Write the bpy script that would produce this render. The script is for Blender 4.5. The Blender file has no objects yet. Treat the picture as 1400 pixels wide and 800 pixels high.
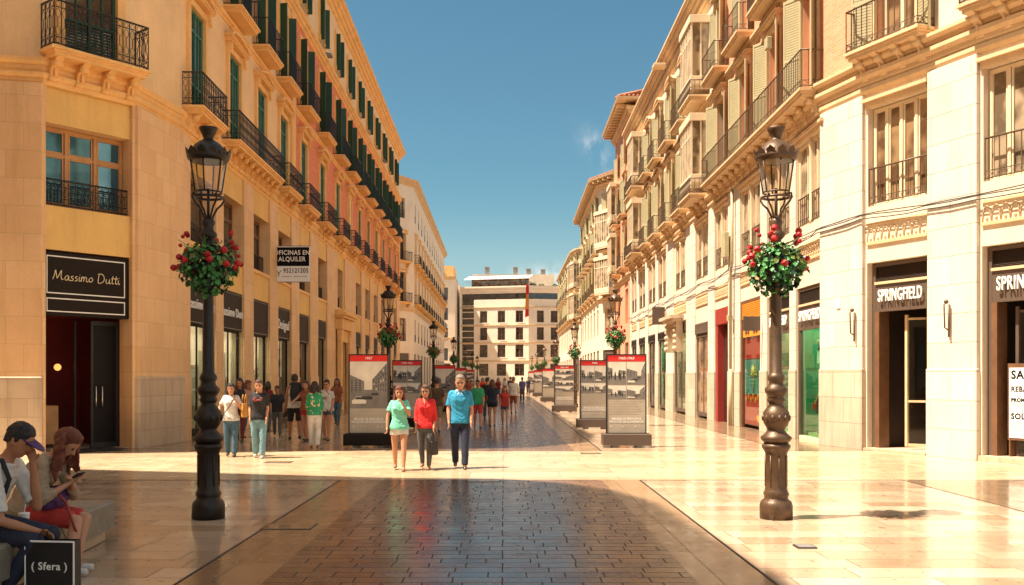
import bpy, math, random
from mathutils import Vector, Matrix, noise
R = math.radians
scene = bpy.context.scene
COL = scene.collection
random.seed(7)

# ------------------------------------------------------------------ materials
def nt(name):
    m = bpy.data.materials.new(name); m.use_nodes = True
    t = m.node_tree; b = t.nodes['Principled BSDF']
    return m, t, b
def lk(t, a, b): t.links.new(a, b)
def objcoord(t, world=False):
    if world:
        g = t.nodes.new('ShaderNodeNewGeometry'); return g.outputs['Position']
    c = t.nodes.new('ShaderNodeTexCoord'); return c.outputs['Object']
def noisen(t, vec, scale, detail=4, rough=.6):
    n = t.nodes.new('ShaderNodeTexNoise'); n.inputs['Scale'].default_value = scale
    n.inputs['Detail'].default_value = detail; n.inputs['Roughness'].default_value = rough
    lk(t, vec, n.inputs['Vector']); return n.outputs['Fac']
def maprange(t, v, a, b, c, d):
    m = t.nodes.new('ShaderNodeMapRange'); lk(t, v, m.inputs[0])
    for i, x in enumerate((a, b, c, d)): m.inputs[i+1].default_value = x
    return m.outputs[0]
def mixc(t, f, a, b, mode='MIX'):
    m = t.nodes.new('ShaderNodeMix'); m.data_type = 'RGBA'; m.blend_type = mode
    for s, x in ((m.inputs[0], f), (m.inputs[6], a), (m.inputs[7], b)):
        if isinstance(x, (int, float)): s.default_value = x
        elif isinstance(x, tuple): s.default_value = (*x, 1) if len(x) == 3 else x
        else: lk(t, x, s)
    return m.outputs[2]
def mul(c, k): return tuple(min(1, x*k) for x in c)
MATS = {}
def mat(name, col, rough=.6, amt=.15, scale=3, bump=0, metal=0, world=False, spec=None, fine=0, emit=None):
    if name in MATS: return MATS[name]
    m, t, b = nt(name)
    b.inputs['Roughness'].default_value = rough; b.inputs['Metallic'].default_value = metal
    if spec is not None: b.inputs['Specular IOR Level'].default_value = spec
    v = objcoord(t, world)
    if amt > 0:
        n = noisen(t, v, scale, 5)
        f = maprange(t, n, .3, .7, 0, 1)
        c = mixc(t, f, mul(col, 1-amt), mul(col, 1+amt*.7))
        if fine:
            n3 = noisen(t, v, scale*14, 3)
            c = mixc(t, maprange(t, n3, .35, .65, fine, 0), c, mul(col, .6))
            sm_ = t.nodes.new('ShaderNodeMapping'); sm_.inputs['Scale'].default_value = (6, 6, .4); lk(t, v, sm_.inputs[0])
            n7 = noisen(t, sm_.outputs[0], 1, 5, .7); c = mixc(t, maprange(t, n7, .50, .75, 0, .26), c, mul(col, .5))
        lk(t, c, b.inputs['Base Color'])
    else: b.inputs['Base Color'].default_value = (*col, 1)
    if bump:
        n2 = noisen(t, v, scale*8, 4)
        bp = t.nodes.new('ShaderNodeBump'); bp.inputs['Strength'].default_value = bump; bp.inputs['Distance'].default_value = .02
        lk(t, n2, bp.inputs['Height']); lk(t, bp.outputs[0], b.inputs['Normal'])
    if emit:
        b.inputs['Emission Color'].default_value = (*col, 1); b.inputs['Emission Strength'].default_value = emit
    MATS[name] = m; return m
def stone(name, c1, c2, bw=.9, bh=.6, joint=.004, jc=None, rough=.6, stain=.32, paint=False):
    """masonry in blocks: x+y along the wall, z up"""
    m, t, b = nt(name)
    v = objcoord(t)
    sp = t.nodes.new('ShaderNodeSeparateXYZ'); lk(t, v, sp.inputs[0])
    ad = t.nodes.new('ShaderNodeMath'); ad.operation = 'ADD'; lk(t, sp.outputs[0], ad.inputs[0]); lk(t, sp.outputs[1], ad.inputs[1])
    cb = t.nodes.new('ShaderNodeCombineXYZ'); lk(t, ad.outputs[0], cb.inputs[0]); lk(t, sp.outputs[2], cb.inputs[1])
    br = t.nodes.new('ShaderNodeTexBrick'); lk(t, cb.outputs[0], br.inputs['Vector'])
    br.inputs['Scale'].default_value = 1; br.inputs['Brick Width'].default_value = bw; br.inputs['Row Height'].default_value = bh
    br.inputs['Mortar Size'].default_value = joint; br.inputs['Color1'].default_value = (*c1, 1); br.inputs['Color2'].default_value = (*c2, 1)
    br.inputs['Mortar'].default_value = (*(jc or mul(c1, .55)), 1); br.inputs['Mortar Smooth'].default_value = .3
    n = noisen(t, v, 1.1, 6, .65); c = mixc(t, maprange(t, n, .4, .72, 0, stain), br.outputs[0], mul(c1, .62))
    n2 = noisen(t, v, 14, 4, .7); c = mixc(t, maprange(t, n2, .35, .7, 0, .3), c, mul(c2, .72))
    st = t.nodes.new('ShaderNodeMapping'); st.inputs['Scale'].default_value = (5, 5, .35); lk(t, v, st.inputs[0])
    n4 = noisen(t, st.outputs[0], 1, 5, .7); c = mixc(t, maprange(t, n4, .5, .75, 0, stain*1.1), c, mul(c1, .5))
    lk(t, c, b.inputs['Base Color']); b.inputs['Roughness'].default_value = rough
    bp = t.nodes.new('ShaderNodeBump'); bp.inputs['Strength'].default_value = .35; bp.inputs['Distance'].default_value = .012
    s = t.nodes.new('ShaderNodeMath'); s.operation = 'SUBTRACT'; lk(t, n2, s.inputs[0]); lk(t, br.outputs['Fac'], s.inputs[1])
    lk(t, s.outputs[0], bp.inputs['Height']); lk(t, bp.outputs[0], b.inputs['Normal'])
    MATS[name] = m; return m
def paving(name, c1, c2, bw, bh, joint, jc, rough, rot=0, rv=.12, mottled=.35, bumpd=.006, c3=None, speck=False):
    m, t, b = nt(name)
    v = objcoord(t, True)
    mp = t.nodes.new('ShaderNodeMapping'); mp.inputs['Rotation'].default_value = (0, 0, rot); lk(t, v, mp.inputs[0])
    wv = t.nodes.new('ShaderNodeTexNoise'); wv.inputs['Scale'].default_value = 1.6; lk(t, v, wv.inputs['Vector'])
    vv = t.nodes.new('ShaderNodeVectorMath'); vv.operation = 'MULTIPLY_ADD'; lk(t, wv.outputs['Color'], vv.inputs[0])
    vv.inputs[1].default_value = (.03, .03, 0) if joint > .006 else (.006, .006, 0); lk(t, mp.outputs[0], vv.inputs[2])
    br = t.nodes.new('ShaderNodeTexBrick'); br.offset = .37; br.offset_frequency = 3; br.squash = 1.25; br.squash_frequency = 2; lk(t, vv.outputs[0], br.inputs['Vector'])
    br.inputs['Scale'].default_value = 1; br.inputs['Brick Width'].default_value = bw; br.inputs['Row Height'].default_value = bh
    br.inputs['Mortar Size'].default_value = joint; br.inputs['Mortar Smooth'].default_value = .2
    br.inputs['Color1'].default_value = (*c1, 1); br.inputs['Color2'].default_value = (*c2, 1); br.inputs['Mortar'].default_value = (*jc, 1)
    n = noisen(t, v, .7, 6, .7)
    c = mixc(t, maprange(t, n, .35, .7, 0, mottled), br.outputs[0], mul(c1, .6) if c3 is None else c3)
    st = t.nodes.new('ShaderNodeMapping'); st.inputs['Scale'].default_value = (1.2, 9, 1); lk(t, mp.outputs[0], st.inputs[0])
    n2 = noisen(t, st.outputs[0], 1, 6, .75); c = mixc(t, maprange(t, n2, .4, .7, 0, .35), c, mul(c2, .7))
    n5 = noisen(t, v, 45, 2, .6); c = mixc(t, maprange(t, n5, .58, .75, 0, .5), c, mul(c1, .45))
    gm = noisen(t, v, 9, 1, .5)
    c = mixc(t, maprange(t, gm, .71, .72, 0, .6), c, (.06, .045, .035))
    lk(t, c, b.inputs['Base Color'])
    n3 = noisen(t, v, 2.3, 5, .7)
    r = maprange(t, n3, .3, .7, rough-rv*.5, rough+rv)
    mx = t.nodes.new('ShaderNodeMath'); mx.operation = 'MULTIPLY_ADD'; lk(t, br.outputs['Fac'], mx.inputs[0]); mx.inputs[1].default_value = .5; lk(t, r, mx.inputs[2])
    lk(t, mx.outputs[0], b.inputs['Roughness'])
    bp = t.nodes.new('ShaderNodeBump'); bp.inputs['Strength'].default_value = .55; bp.inputs['Distance'].default_value = bumpd
    s = t.nodes.new('ShaderNodeMath'); s.operation = 'SUBTRACT'
    n6 = noisen(t, v, 5, 3, .5); q = t.nodes.new('ShaderNodeMath'); q.operation = 'MULTIPLY'; q.inputs[1].default_value = .35; lk(t, n6, q.inputs[0])
    lk(t, q.outputs[0], s.inputs[0]); lk(t, br.outputs['Fac'], s.inputs[1]); lk(t, s.outputs[0], bp.inputs['Height']); lk(t, bp.outputs[0], b.inputs['Normal'])
    MATS[name] = m; return m
def glass_clear(name, tint=(.8, .9, .85), gl=.1):
    m = bpy.data.materials.new(name); m.use_nodes = True; t = m.node_tree
    for n in list(t.nodes): t.nodes.remove(n)
    o = t.nodes.new('ShaderNodeOutputMaterial'); a = t.nodes.new('ShaderNodeBsdfTransparent'); a.inputs[0].default_value = (*tint, 1)
    g = t.nodes.new('ShaderNodeBsdfGlossy'); g.inputs['Roughness'].default_value = .02
    f = t.nodes.new('ShaderNodeFresnel'); ge = t.nodes.new('ShaderNodeNewGeometry'); io = t.nodes.new('ShaderNodeMath'); io.operation = 'MULTIPLY_ADD'
    lk(t, ge.outputs['Backfacing'], io.inputs[0]); io.inputs[1].default_value = 1/1.5-1.5; io.inputs[2].default_value = 1.5; lk(t, io.outputs[0], f.inputs[0])
    ad = t.nodes.new('ShaderNodeMath'); ad.operation = 'ADD'; ad.inputs[1].default_value = gl; ad.use_clamp = True; lk(t, f.outputs[0], ad.inputs[0])
    x = t.nodes.new('ShaderNodeMixShader'); lk(t, ad.outputs[0], x.inputs[0]); lk(t, a.outputs[0], x.inputs[1]); lk(t, g.outputs[0], x.inputs[2]); lk(t, x.outputs[0], o.inputs[0])
    MATS[name] = m; return m
def pane_mat(name, c1, c2, scale=1.2):
    m, t, b = nt(name); v = objcoord(t, True)
    n = noisen(t, v, scale, 2, .4); c = mixc(t, maprange(t, n, .42, .58, 0, 1), c1, c2)
    lk(t, c, b.inputs['Base Color']); b.inputs['Roughness'].default_value = .05; b.inputs['IOR'].default_value = 1.9
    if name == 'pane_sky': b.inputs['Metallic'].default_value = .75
    n2 = noisen(t, v, 1.5, 2, .4); bp = t.nodes.new('ShaderNodeBump'); bp.inputs['Strength'].default_value = .12; bp.inputs['Distance'].default_value = .01
    lk(t, n2, bp.inputs['Height']); lk(t, bp.outputs[0], b.inputs['Normal'])
    MATS[name] = m; return m

# base colours
stone('pier_stone_left', (.76, .45, .21), (.84, .54, .275), .75, .62, .004)
mat('stucco_yellow', (.80, .50, .16), .75, .12, .8, .15, fine=.12)
mat('stucco_cream', (.86, .58, .30), .75, .12, .8, .15, fine=.12)
mat('moulding_left', (.86, .50, .18), .7, .14, 1.5, .1, fine=.12)
mat('brick_pink', (.80, .25, .12), .8, .25, 5, .3, fine=.35)
stone('pier_stone_right', (.68, .58, .47), (.76, .67, .56), 1.1, .62, .009, jc=(.30, .21, .13), stain=.38)
stone('plinth_right', (.54, .42, .30), (.64, .52, .38), .9, .62, .009, jc=(.28, .19, .12), stain=.55)
stone('plinth_stone', (.55, .40, .26), (.66, .51, .35), .8, .42, .006, stain=.5)
mat('stucco_white', (.74, .60, .44), .75, .12, .9, .12, fine=.15)
mat('moulding_right', (.68, .47, .26), .7, .12, 1.5, .1, fine=.15)
mat('stucco_pink', (.72, .32, .18), .8, .12, 2, .15, fine=.2)
stone('brick_rose', (.66, .28, .14), (.72, .36, .19), .24, .075, .008, jc=(.62, .45, .32), stain=.15)
mat('iron', (.022, .020, .019), .45, .2, 6, 0, .3)
mat('iron_brown', (.13, .085, .05), .5, .2, 6, 0, .3)
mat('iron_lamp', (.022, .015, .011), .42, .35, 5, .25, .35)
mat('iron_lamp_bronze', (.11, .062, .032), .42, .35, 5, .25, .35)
mat('green_paint', (.045, .19, .13), .5, .2, 2, .05)
mat('green_dark', (.012, .065, .035), .5, .2, 2, .05)
mat('cream_paint', (.74, .58, .38), .5, .08, 2)
mat('olive_paint', (.42, .36, .20), .55, .1, 2)
mat('wood_orange', (.50, .25, .09), .5, .2, 3)
mat('wood_brown', (.16, .075, .035), .45, .25, 3)
mat('terracotta', (.38, .14, .07), .8, .3, 4, .3)
mat('black_board', (.014, .008, .005), .6, .1, 3, spec=.2)
mat('brown_board', (.10, .065, .045), .5, .1, 2)
mat('white_letter', (.85, .83, .78), .5, 0)
mat('cream_letter', (.75, .60, .38), .4, 0)
mat('red_paint', (.70, .018, .012), .45, .1, 3)
mat('red_dark', (.30, .03, .02), .45, .1, 3)
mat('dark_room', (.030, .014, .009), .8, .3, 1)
mat('smoked_glass', (.006, .004, .004), .5, 0, spec=.2)
mat('lit_bulb', (1, .42, .10), .5, 0, emit=.55)
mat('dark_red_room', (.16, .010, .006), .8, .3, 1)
mat('shop_wall', (.42, .36, .26), .8, .2, 1)
mat('shop_green', (.08, .42, .27), .6, .1, 1)
mat('paper_white', (.88, .86, .82), .7, .04, 3)
mat('paper_grey', (.33, .30, .26), .6, .15, 3)
mat('photo_light', (.55, .50, .43), .5, .15, 3)
mat('photo_mid', (.20, .18, .16), .5, .3, 4)
mat('photo_dark', (.035, .032, .03), .5, .3, 6)
mat('paper_black', (.008, .008, .008), .8, 0, spec=.1)
mat('orange_paint', (.75, .28, .03), .5, .1, 2)
mat('teal_print', (.10, .33, .30), .5, .3, 6)
mat('chrome', (.6, .58, .55), .2, 0, metal=1)
mat('bench_stone', (.27, .225, .165), .55, .25, 6, .2, fine=.4)
mat('roof_flat', (.35, .25, .18), .9, .2, 1)
glass_clear('clear_glass', (.86, .94, .88), .03)
glass_clear('green_glass', (.66, .88, .76), .04)
glass_clear('door_glass', (.7, .6, .55), -1); mat('lamp_panel', (1, .86, .62), .5, 0, emit=7)
glass_clear('lamp_glass', (.90, .85, .76), .05)
pane_mat('pane_dark', (.014, .014, .014), (.05, .035, .025))
pane_mat('pane_amber', (.10, .05, .025), (.30, .18, .09), 1.6)
pane_mat('pane_curtain', (.14, .10, .06), (.40, .30, .19), 2.0)
pane_mat('pane_sky', (.045, .17, .30), (.07, .22, .36))  # blue of a sky reflection put into the pane colour
mat('metal_grey', (.25, .24, .22), .5, .1, 3, metal=.3)
mat('cable_black', (.05, .035, .025), .6, 0)
M = MATS

# ------------------------------------------------------------------ mesh builder
class MB:
    def __init__(s): s.v = []; s.f = []; s.m = []; s.sm = []
    def add(s, vs, fs, mi=0, smooth=False):
        k = len(s.v); s.v += [tuple(p) for p in vs]
        for f in fs: s.f.append(tuple(i+k for i in f)); s.m.append(mi); s.sm.append(smooth)
        return s
    def box(s, x0, x1, y0, y1, z0, z1, mi=0, mtx=None):
        if x0 > x1: x0, x1 = x1, x0
        if y0 > y1: y0, y1 = y1, y0
        if z0 > z1: z0, z1 = z1, z0
        vs = [Vector(p) for p in ((x0,y0,z0),(x1,y0,z0),(x1,y1,z0),(x0,y1,z0),(x0,y0,z1),(x1,y0,z1),(x1,y1,z1),(x0,y1,z1))]
        if mtx: vs = [mtx @ p for p in vs]
        return s.add(vs, [(0,3,2,1),(4,5,6,7),(0,1,5,4),(1,2,6,5),(2,3,7,6),(3,0,4,7)], mi)
    def cbox(s, x0, x1, y0, y1, z0, z1, c=.01, mi=0):
        """box with chamfered vertical and top edges"""
        pts = [(x0+c,y0),(x1-c,y0),(x1,y0+c),(x1,y1-c),(x1-c,y1),(x0+c,y1),(x0,y1-c),(x0,y0+c)]
        cx, cy = (x0+x1)/2, (y0+y1)/2
        n = 8; vs = [(x,y,z0) for x,y in pts]+[(x,y,z1-c) for x,y in pts]
        vs += [(x+(c if x<cx else -c), y+(c if y<cy else -c), z1) for x,y in pts]
        fs = [tuple(reversed(range(8))), tuple(range(16,24))]
        for k in (0, 8):
            fs += [(k+i, k+(i+1)%n, k+8+(i+1)%n, k+8+i) for i in range(n)]
        return s.add(vs, fs, mi)
    def quad(s, a, b, c, d, mi=0): return s.add([a,b,c,d], [(0,1,2,3)], mi)
    def poly(s, pts, mi=0): return s.add(pts, [tuple(range(len(pts)))], mi)
    def lathe(s, prof, seg=16, mi=0, c=(0,0,0), smooth=True, lobes=0, la=0):
        vs = []; fs = []
        for r, z in prof:
            for i in range(seg):
                a = 2*math.pi*i/seg; rr = r*(1+la*math.cos(lobes*a)) if lobes else r
                vs.append((c[0]+rr*math.cos(a), c[1]+rr*math.sin(a), c[2]+z))
        n = len(prof)
        for j in range(n-1):
            for i in range(seg):
                fs.append((j*seg+i, j*seg+(i+1)%seg, (j+1)*seg+(i+1)%seg, (j+1)*seg+i))
        fs.append(tuple(reversed(range(seg)))); fs.append(tuple(range((n-1)*seg, n*seg)))
        return s.add(vs, fs, mi, smooth)
    def tube(s, pts, r, seg=6, mi=0, smooth=True, closed=False):
        pts = [Vector(p) for p in pts]; n = len(pts)
        rs = r if isinstance(r, (list, tuple)) else [r]*n
        vs = []; fs = []; up = None
        for i, p in enumerate(pts):
            a = pts[(i-1) % n] if (i > 0 or closed) else p; b = pts[(i+1) % n] if (i < n-1 or closed) else p
            d = (b-a); d = d.normalized() if d.length > 1e-9 else Vector((0,0,1))
            if up is None: up = Vector((0,0,1)) if abs(d.z) < .9 else Vector((1,0,0))
            sd = d.cross(up)
            if sd.length < 1e-4: sd = d.cross(Vector((0,1,0)))
            sd.normalize(); u2 = sd.cross(d).normalized(); up = u2
            for k in range(seg):
                an = 2*math.pi*k/seg; vs.append(p+(sd*math.cos(an)+u2*math.sin(an))*rs[i])
        for i in range(n if closed else n-1):
            j = (i+1) % n
            for k in range(seg): fs.append((i*seg+k, i*seg+(k+1)%seg, j*seg+(k+1)%seg, j*seg+k))
        if not closed: fs.append(tuple(reversed(range(seg)))); fs.append(tuple(range((n-1)*seg, n*seg)))
        return s.add(vs, fs, mi, smooth)
    def prism(s, pts2, y0, y1, mi=0):
        """polygon in x-z extruded from y0 to y1"""
        n = len(pts2); vs = [(x, y0, z) for x, z in pts2]+[(x, y1, z) for x, z in pts2]
        fs = [tuple(range(n)), tuple(reversed(range(n, 2*n)))]+[(i, n+i, n+(i+1)%n, (i+1)%n) for i in range(n)]
        return s.add(vs, fs, mi)
    def sphere(s, c, r, seg=10, rings=6, mi=0, sc=(1,1,1)):
        prof = []; vs = []; fs = []
        for j in range(rings+1):
            t = math.pi*j/rings
            for i in range(seg):
                a = 2*math.pi*i/seg
                vs.append((c[0]+r*sc[0]*math.sin(t)*math.cos(a), c[1]+r*sc[1]*math.sin(t)*math.sin(a), c[2]-r*sc[2]*math.cos(t)))
        for j in range(rings):
            for i in range(seg): fs.append((j*seg+i, j*seg+(i+1)%seg, (j+1)*seg+(i+1)%seg, (j+1)*seg+i))
        return s.add(vs, fs, mi, True)
    def mesh(s, name, mats):
        me = bpy.data.meshes.new(name); me.from_pydata(s.v, [], s.f)
        for m in (mats if isinstance(mats, (list, tuple)) else [mats]): me.materials.append(M[m] if isinstance(m, str) else m)
        me.polygons.foreach_set('material_index', s.m); me.polygons.foreach_set('use_smooth', s.sm)
        me.update(); return me

WM = {}   # world matrices of everything placed
def put(name, me, parent=None, mtx=None):
    o = bpy.data.objects.new(name, me); COL.objects.link(o)
    mtx = mtx or Matrix.Identity(4)
    if parent is not None:
        o.parent = parent; o.matrix_local = WM[parent].inverted() @ mtx
    else: o.matrix_local = mtx
    WM[o] = mtx; return o
def tag(o, label=None, cat=None, group=None, kind=None):
    if label: o['label'] = label
    if cat: o['category'] = cat
    if group: o['group'] = group
    if kind: o['kind'] = kind
    return o
def thing(name, label, cat, loc=(0,0,0), rz=0, group=None):
    m = Matrix.Translation(loc) @ Matrix.Rotation(rz, 4, 'Z')
    return tag(put(name, None, None, m), label, cat, group)
def T(x, y, z=0, rz=0): return Matrix.Translation((x, y, z)) @ Matrix.Rotation(rz, 4, 'Z')

class Fac:
    """facade from p0 to p1 seen left to right by someone outside: local x along, y into the wall, z up"""
    def __init__(s, p0, p1):
        s.p0 = Vector((p0[0], p0[1])); s.p1 = Vector((p1[0], p1[1])); d = s.p1-s.p0; s.L = d.length; s.t = d.normalized()
        s.n = Vector((s.t.y, -s.t.x)); s.a = math.atan2(s.t.y, s.t.x)
    def m(s, x, z=0, out=0, rz=0):
        p = s.p0+s.t*x+s.n*out
        return Matrix.Translation((p.x, p.y, z)) @ Matrix.Rotation(s.a+rz, 4, 'Z')
def wallmesh(x0, x1, z0, z1, holes, depth=.3, mi=0, mb=None, y=0, rv=0):
    """holes: (xa, xb, za, zb)"""
    mb = mb or MB()
    holes = [(max(a,x0), min(b,x1), max(c,z0), min(d,z1)) for a,b,c,d in holes if b > x0 and a < x1 and d > z0 and c < z1]
    xs = sorted({x0, x1, *[h[0] for h in holes], *[h[1] for h in holes]}); zs = sorted({z0, z1, *[h[2] for h in holes], *[h[3] for h in holes]})
    for i in range(len(xs)-1):
        cx = (xs[i]+xs[i+1])/2
        start = None
        for j in range(len(zs)-1):
            cz = (zs[j]+zs[j+1])/2
            inside = any(h[0] < cx < h[1] and h[2] < cz < h[3] for h in holes)
            if not inside and start is None: start = zs[j]
            if (inside or j == len(zs)-2) and start is not None:
                top = zs[j] if inside else zs[j+1]
                mb.quad((xs[i],y,start),(xs[i+1],y,start),(xs[i+1],y,top),(xs[i],y,top), mi); start = None
    for a,b,c,d in holes:
        e = y+depth; mi = rv
        mb.quad((a,y,c),(a,y,d),(a,e,d),(a,e,c), mi); mb.quad((b,y,d),(b,y,c),(b,e,c),(b,e,d), mi)
        mb.quad((a,y,d),(b,y,d),(b,e,d),(a,e,d), mi)
        if c > z0+.001: mb.quad((b,y,c),(a,y,c),(a,e,c),(b,e,c), mi)
    return mb
def sweep(pts, prof, mb=None, mi=0, caps=True):
    """prof [(out, z)] closed polygon swept along the plan polyline pts (viewer left to right)"""
    mb = mb or MB(); P = [Vector((p[0], p[1])) for p in pts]; n = len(P); k = len(prof); vs = []
    for i in range(n):
        ns = []
        if i > 0: t = (P[i]-P[i-1]).normalized(); ns.append(Vector((t.y, -t.x)))
        if i < n-1: t = (P[i+1]-P[i]).normalized(); ns.append(Vector((t.y, -t.x)))
        nn = (ns[0]+ns[-1]).normalized(); sc = 1/max(.5, nn.dot(ns[0]))
        for o, z in prof: q = P[i]+nn*o*sc; vs.append((q.x, q.y, z))
    fs = []
    for i in range(n-1):
        for j in range(k): fs.append((i*k+j, i*k+(j+1)%k, (i+1)*k+(j+1)%k, (i+1)*k+j))
    if caps: fs.append(tuple(range(k))); fs.append(tuple(reversed(range((n-1)*k, n*k))))
    return mb.add(vs, fs, mi)
def cornice_prof(z0, z1, out, steps=3, back=-.05):
    """moulded profile, widening upwards"""
    p = [(back, z0)]; h = (z1-z0)/steps
    for i in range(steps):
        o = out*(i+1)/steps
        p += [(o-out/steps*.55, z0+h*i), (o, z0+h*(i+.45)), (o, z0+h*(i+1))]
    p += [(back, z1)]
    q = []
    for a in p:
        if not q or (abs(a[0]-q[-1][0])+abs(a[1]-q[-1][1])) > 1e-5: q.append(a)
    return q
TXT = {}
def text_mesh(s, size, mt, depth=.01, bold=0, shear=0, align='CENTER', key=None, sx=1):
    k = (s, size, mt, depth, bold, shear, align, sx)
    if k in TXT: return TXT[k]
    cu = bpy.data.curves.new('letters', 'FONT'); cu.body = s; cu.size = size; cu.extrude = depth/2; cu.offset = bold; cu.shear = shear
    cu.align_x = align; cu.align_y = 'CENTER'; cu.resolution_u = 3; cu.space_character = 1.1
    o = bpy.data.objects.new('letters', cu); COL.objects.link(o)
    dg = bpy.context.evaluated_depsgraph_get(); me = bpy.data.meshes.new_from_object(o.evaluated_get(dg))
    bpy.data.objects.remove(o)
    me.transform(Matrix.Rotation(R(90), 4, 'X') @ Matrix.Diagonal((sx, 1, 1, 1)))
    me.materials.clear(); me.materials.append(M[mt]); TXT[k] = me; return me
SKYTINT = (.57, .86, .80); SKYSTR = .052; SUNSTR = 5.0; SUNCOL = (1.0, .87, .71); EXPO = 1.42
# ------------------------------------------------------------------ world, sun, camera
SUN_EL = R(62.7); SH = Vector((-.974, -.225, 0)).normalized()
SUN = Vector((SH.x*math.cos(SUN_EL), SH.y*math.cos(SUN_EL), math.sin(SUN_EL)))
w = bpy.data.worlds.new('World'); scene.world = w; w.use_nodes = True; t = w.node_tree
bg = t.nodes['Background']
sky = t.nodes.new('ShaderNodeTexSky'); sky.sky_type = 'NISHITA'; sky.sun_disc = False; sky.sun_elevation = SUN_EL
sky.sun_rotation = math.atan2(SH.x, SH.y) % (2*math.pi); sky.air_density = 1.0; sky.dust_density = 1.2; sky.ozone_density = 1.6
c = mixc(t, 1.0, sky.outputs[0], SKYTINT, 'MULTIPLY')
# a little high cloud: a wisp and a low bank near the horizon, by direction
tc = t.nodes.new('ShaderNodeTexCoord'); sp = t.nodes.new('ShaderNodeSeparateXYZ'); lk(t, tc.outputs['Generated'], sp.inputs[0])
def mth(op, a, b=None, c2=None, clamp=False):
    n = t.nodes.new('ShaderNodeMath'); n.operation = op; n.use_clamp = clamp
    for i, x in enumerate((a, b, c2)):
        if x is None: continue
        if isinstance(x, (int, float)): n.inputs[i].default_value = x
        else: lk(t, x, n.inputs[i])
    return n.outputs[0]
yy = mth('MAXIMUM', sp.outputs[1], .05); u = mth('DIVIDE', sp.outputs[0], yy); v = mth('DIVIDE', sp.outputs[2], yy)
def blob(u0, v0, su, sv, sh=0):
    du = mth('SUBTRACT', u, u0); dv = mth('SUBTRACT', v, v0)
    if sh: dv = mth('SUBTRACT', dv, mth('MULTIPLY', du, sh))
    a = mth('POWER', mth('ABSOLUTE', mth('DIVIDE', du, su)), 2); b2 = mth('POWER', mth('ABSOLUTE', mth('DIVIDE', dv, sv)), 2)
    return mth('EXPONENT', mth('MULTIPLY', mth('ADD', a, b2), -1))
cb = t.nodes.new('ShaderNodeCombineXYZ'); lk(t, u, cb.inputs[0]); lk(t, v, cb.inputs[1])
mp = t.nodes.new('ShaderNodeMapping'); mp.inputs['Scale'].default_value = (40, 26, 1); mp.inputs['Rotation'].default_value = (0, 0, .6); lk(t, cb.outputs[0], mp.inputs[0])
n1 = noisen(t, mp.outputs[0], 1.2, 6, .6)
fw = mth('MULTIPLY', blob(.094, .238, .013, .014, -.8), maprange(t, n1, .4, .75, 0, .75))
fl = mth('MULTIPLY', blob(.066, .100, .045, .012), maprange(t, n1, .35, .6, 0, 1))
fh = mth('MULTIPLY', blob(-.02, .105, .5, .05), .12)
cf = mth('ADD', mth('ADD', fw, fl), fh, clamp=True)
c = mixc(t, cf, c, (9.0, 8.6, 8.0))
# unseen broken cloud overhead and behind the camera, added to brighten the shade
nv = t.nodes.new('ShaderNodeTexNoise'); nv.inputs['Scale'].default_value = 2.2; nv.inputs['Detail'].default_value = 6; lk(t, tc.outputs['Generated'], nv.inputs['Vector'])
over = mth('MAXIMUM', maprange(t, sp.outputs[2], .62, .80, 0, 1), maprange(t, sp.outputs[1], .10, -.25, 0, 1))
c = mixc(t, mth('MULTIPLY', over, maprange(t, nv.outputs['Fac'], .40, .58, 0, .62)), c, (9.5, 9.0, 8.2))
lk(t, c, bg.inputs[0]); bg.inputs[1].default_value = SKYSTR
sl = bpy.data.lights.new('sun', 'SUN'); sl.energy = SUNSTR; sl.angle = R(.53); sl.color = SUNCOL
so = bpy.data.objects.new('sun', sl); COL.objects.link(so); so.rotation_euler = SUN.to_track_quat('Z', 'Y').to_euler(); so.location = SUN*80
cam = bpy.data.cameras.new('camera'); co = bpy.data.objects.new('camera', cam); COL.objects.link(co); scene.camera = co
cam.sensor_width = 36; cam.lens = 1314/1400*36; cam.shift_x = 11/1400; cam.shift_y = 115/1400; cam.clip_start = .1; cam.clip_end = 3000
co.location = (0, 0, 1.75); co.rotation_euler = (R(90), 0, 0)
vs = scene.view_settings; vs.view_transform = 'Standard'; vs.look = 'None'; vs.exposure = EXPO; vs.gamma = 1
scene.cycles.max_bounces = 8; scene.cycles.diffuse_bounces = 4; scene.cycles.glossy_bounces = 4; scene.cycles.transparent_max_bounces = 12
scene.cycles.sample_clamp_indirect = 6; scene.cycles.use_denoising = True

# ------------------------------------------------------------------ ground
paving('slab_paving', (.38, .245, .145), (.62, .465, .32), 1.25, .42, .006, (.06, .035, .02), .12, 0, .14, .3, .003)
paving('border_paving', (.28, .16, .08), (.38, .235, .125), .8, .62, .004, (.08, .04, .02), .16, R(90), .14, .35, .003)
paving('apron_paving', (.24, .155, .09), (.32, .215, .13), .9, .45, .004, (.08, .05, .03), .10, 0, .14, .3, .003)
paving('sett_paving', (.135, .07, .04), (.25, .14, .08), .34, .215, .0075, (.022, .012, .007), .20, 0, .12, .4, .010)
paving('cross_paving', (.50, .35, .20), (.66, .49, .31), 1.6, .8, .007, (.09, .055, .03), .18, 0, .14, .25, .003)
def sheet(name, x0, x1, y0, y1, z, m, step=None):
    mb = MB(); mb.quad((x0,y0,z),(x1,y0,z),(x1,y1,z),(x0,y1,z))
    return tag(put(name, mb.mesh(name, m)), kind='structure')
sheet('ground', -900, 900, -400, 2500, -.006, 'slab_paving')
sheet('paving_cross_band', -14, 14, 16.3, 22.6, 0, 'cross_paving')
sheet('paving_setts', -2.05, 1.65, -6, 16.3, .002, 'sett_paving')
sheet('paving_setts', -2.05, 1.65, 22.6, 168, .002, 'sett_paving')
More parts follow.
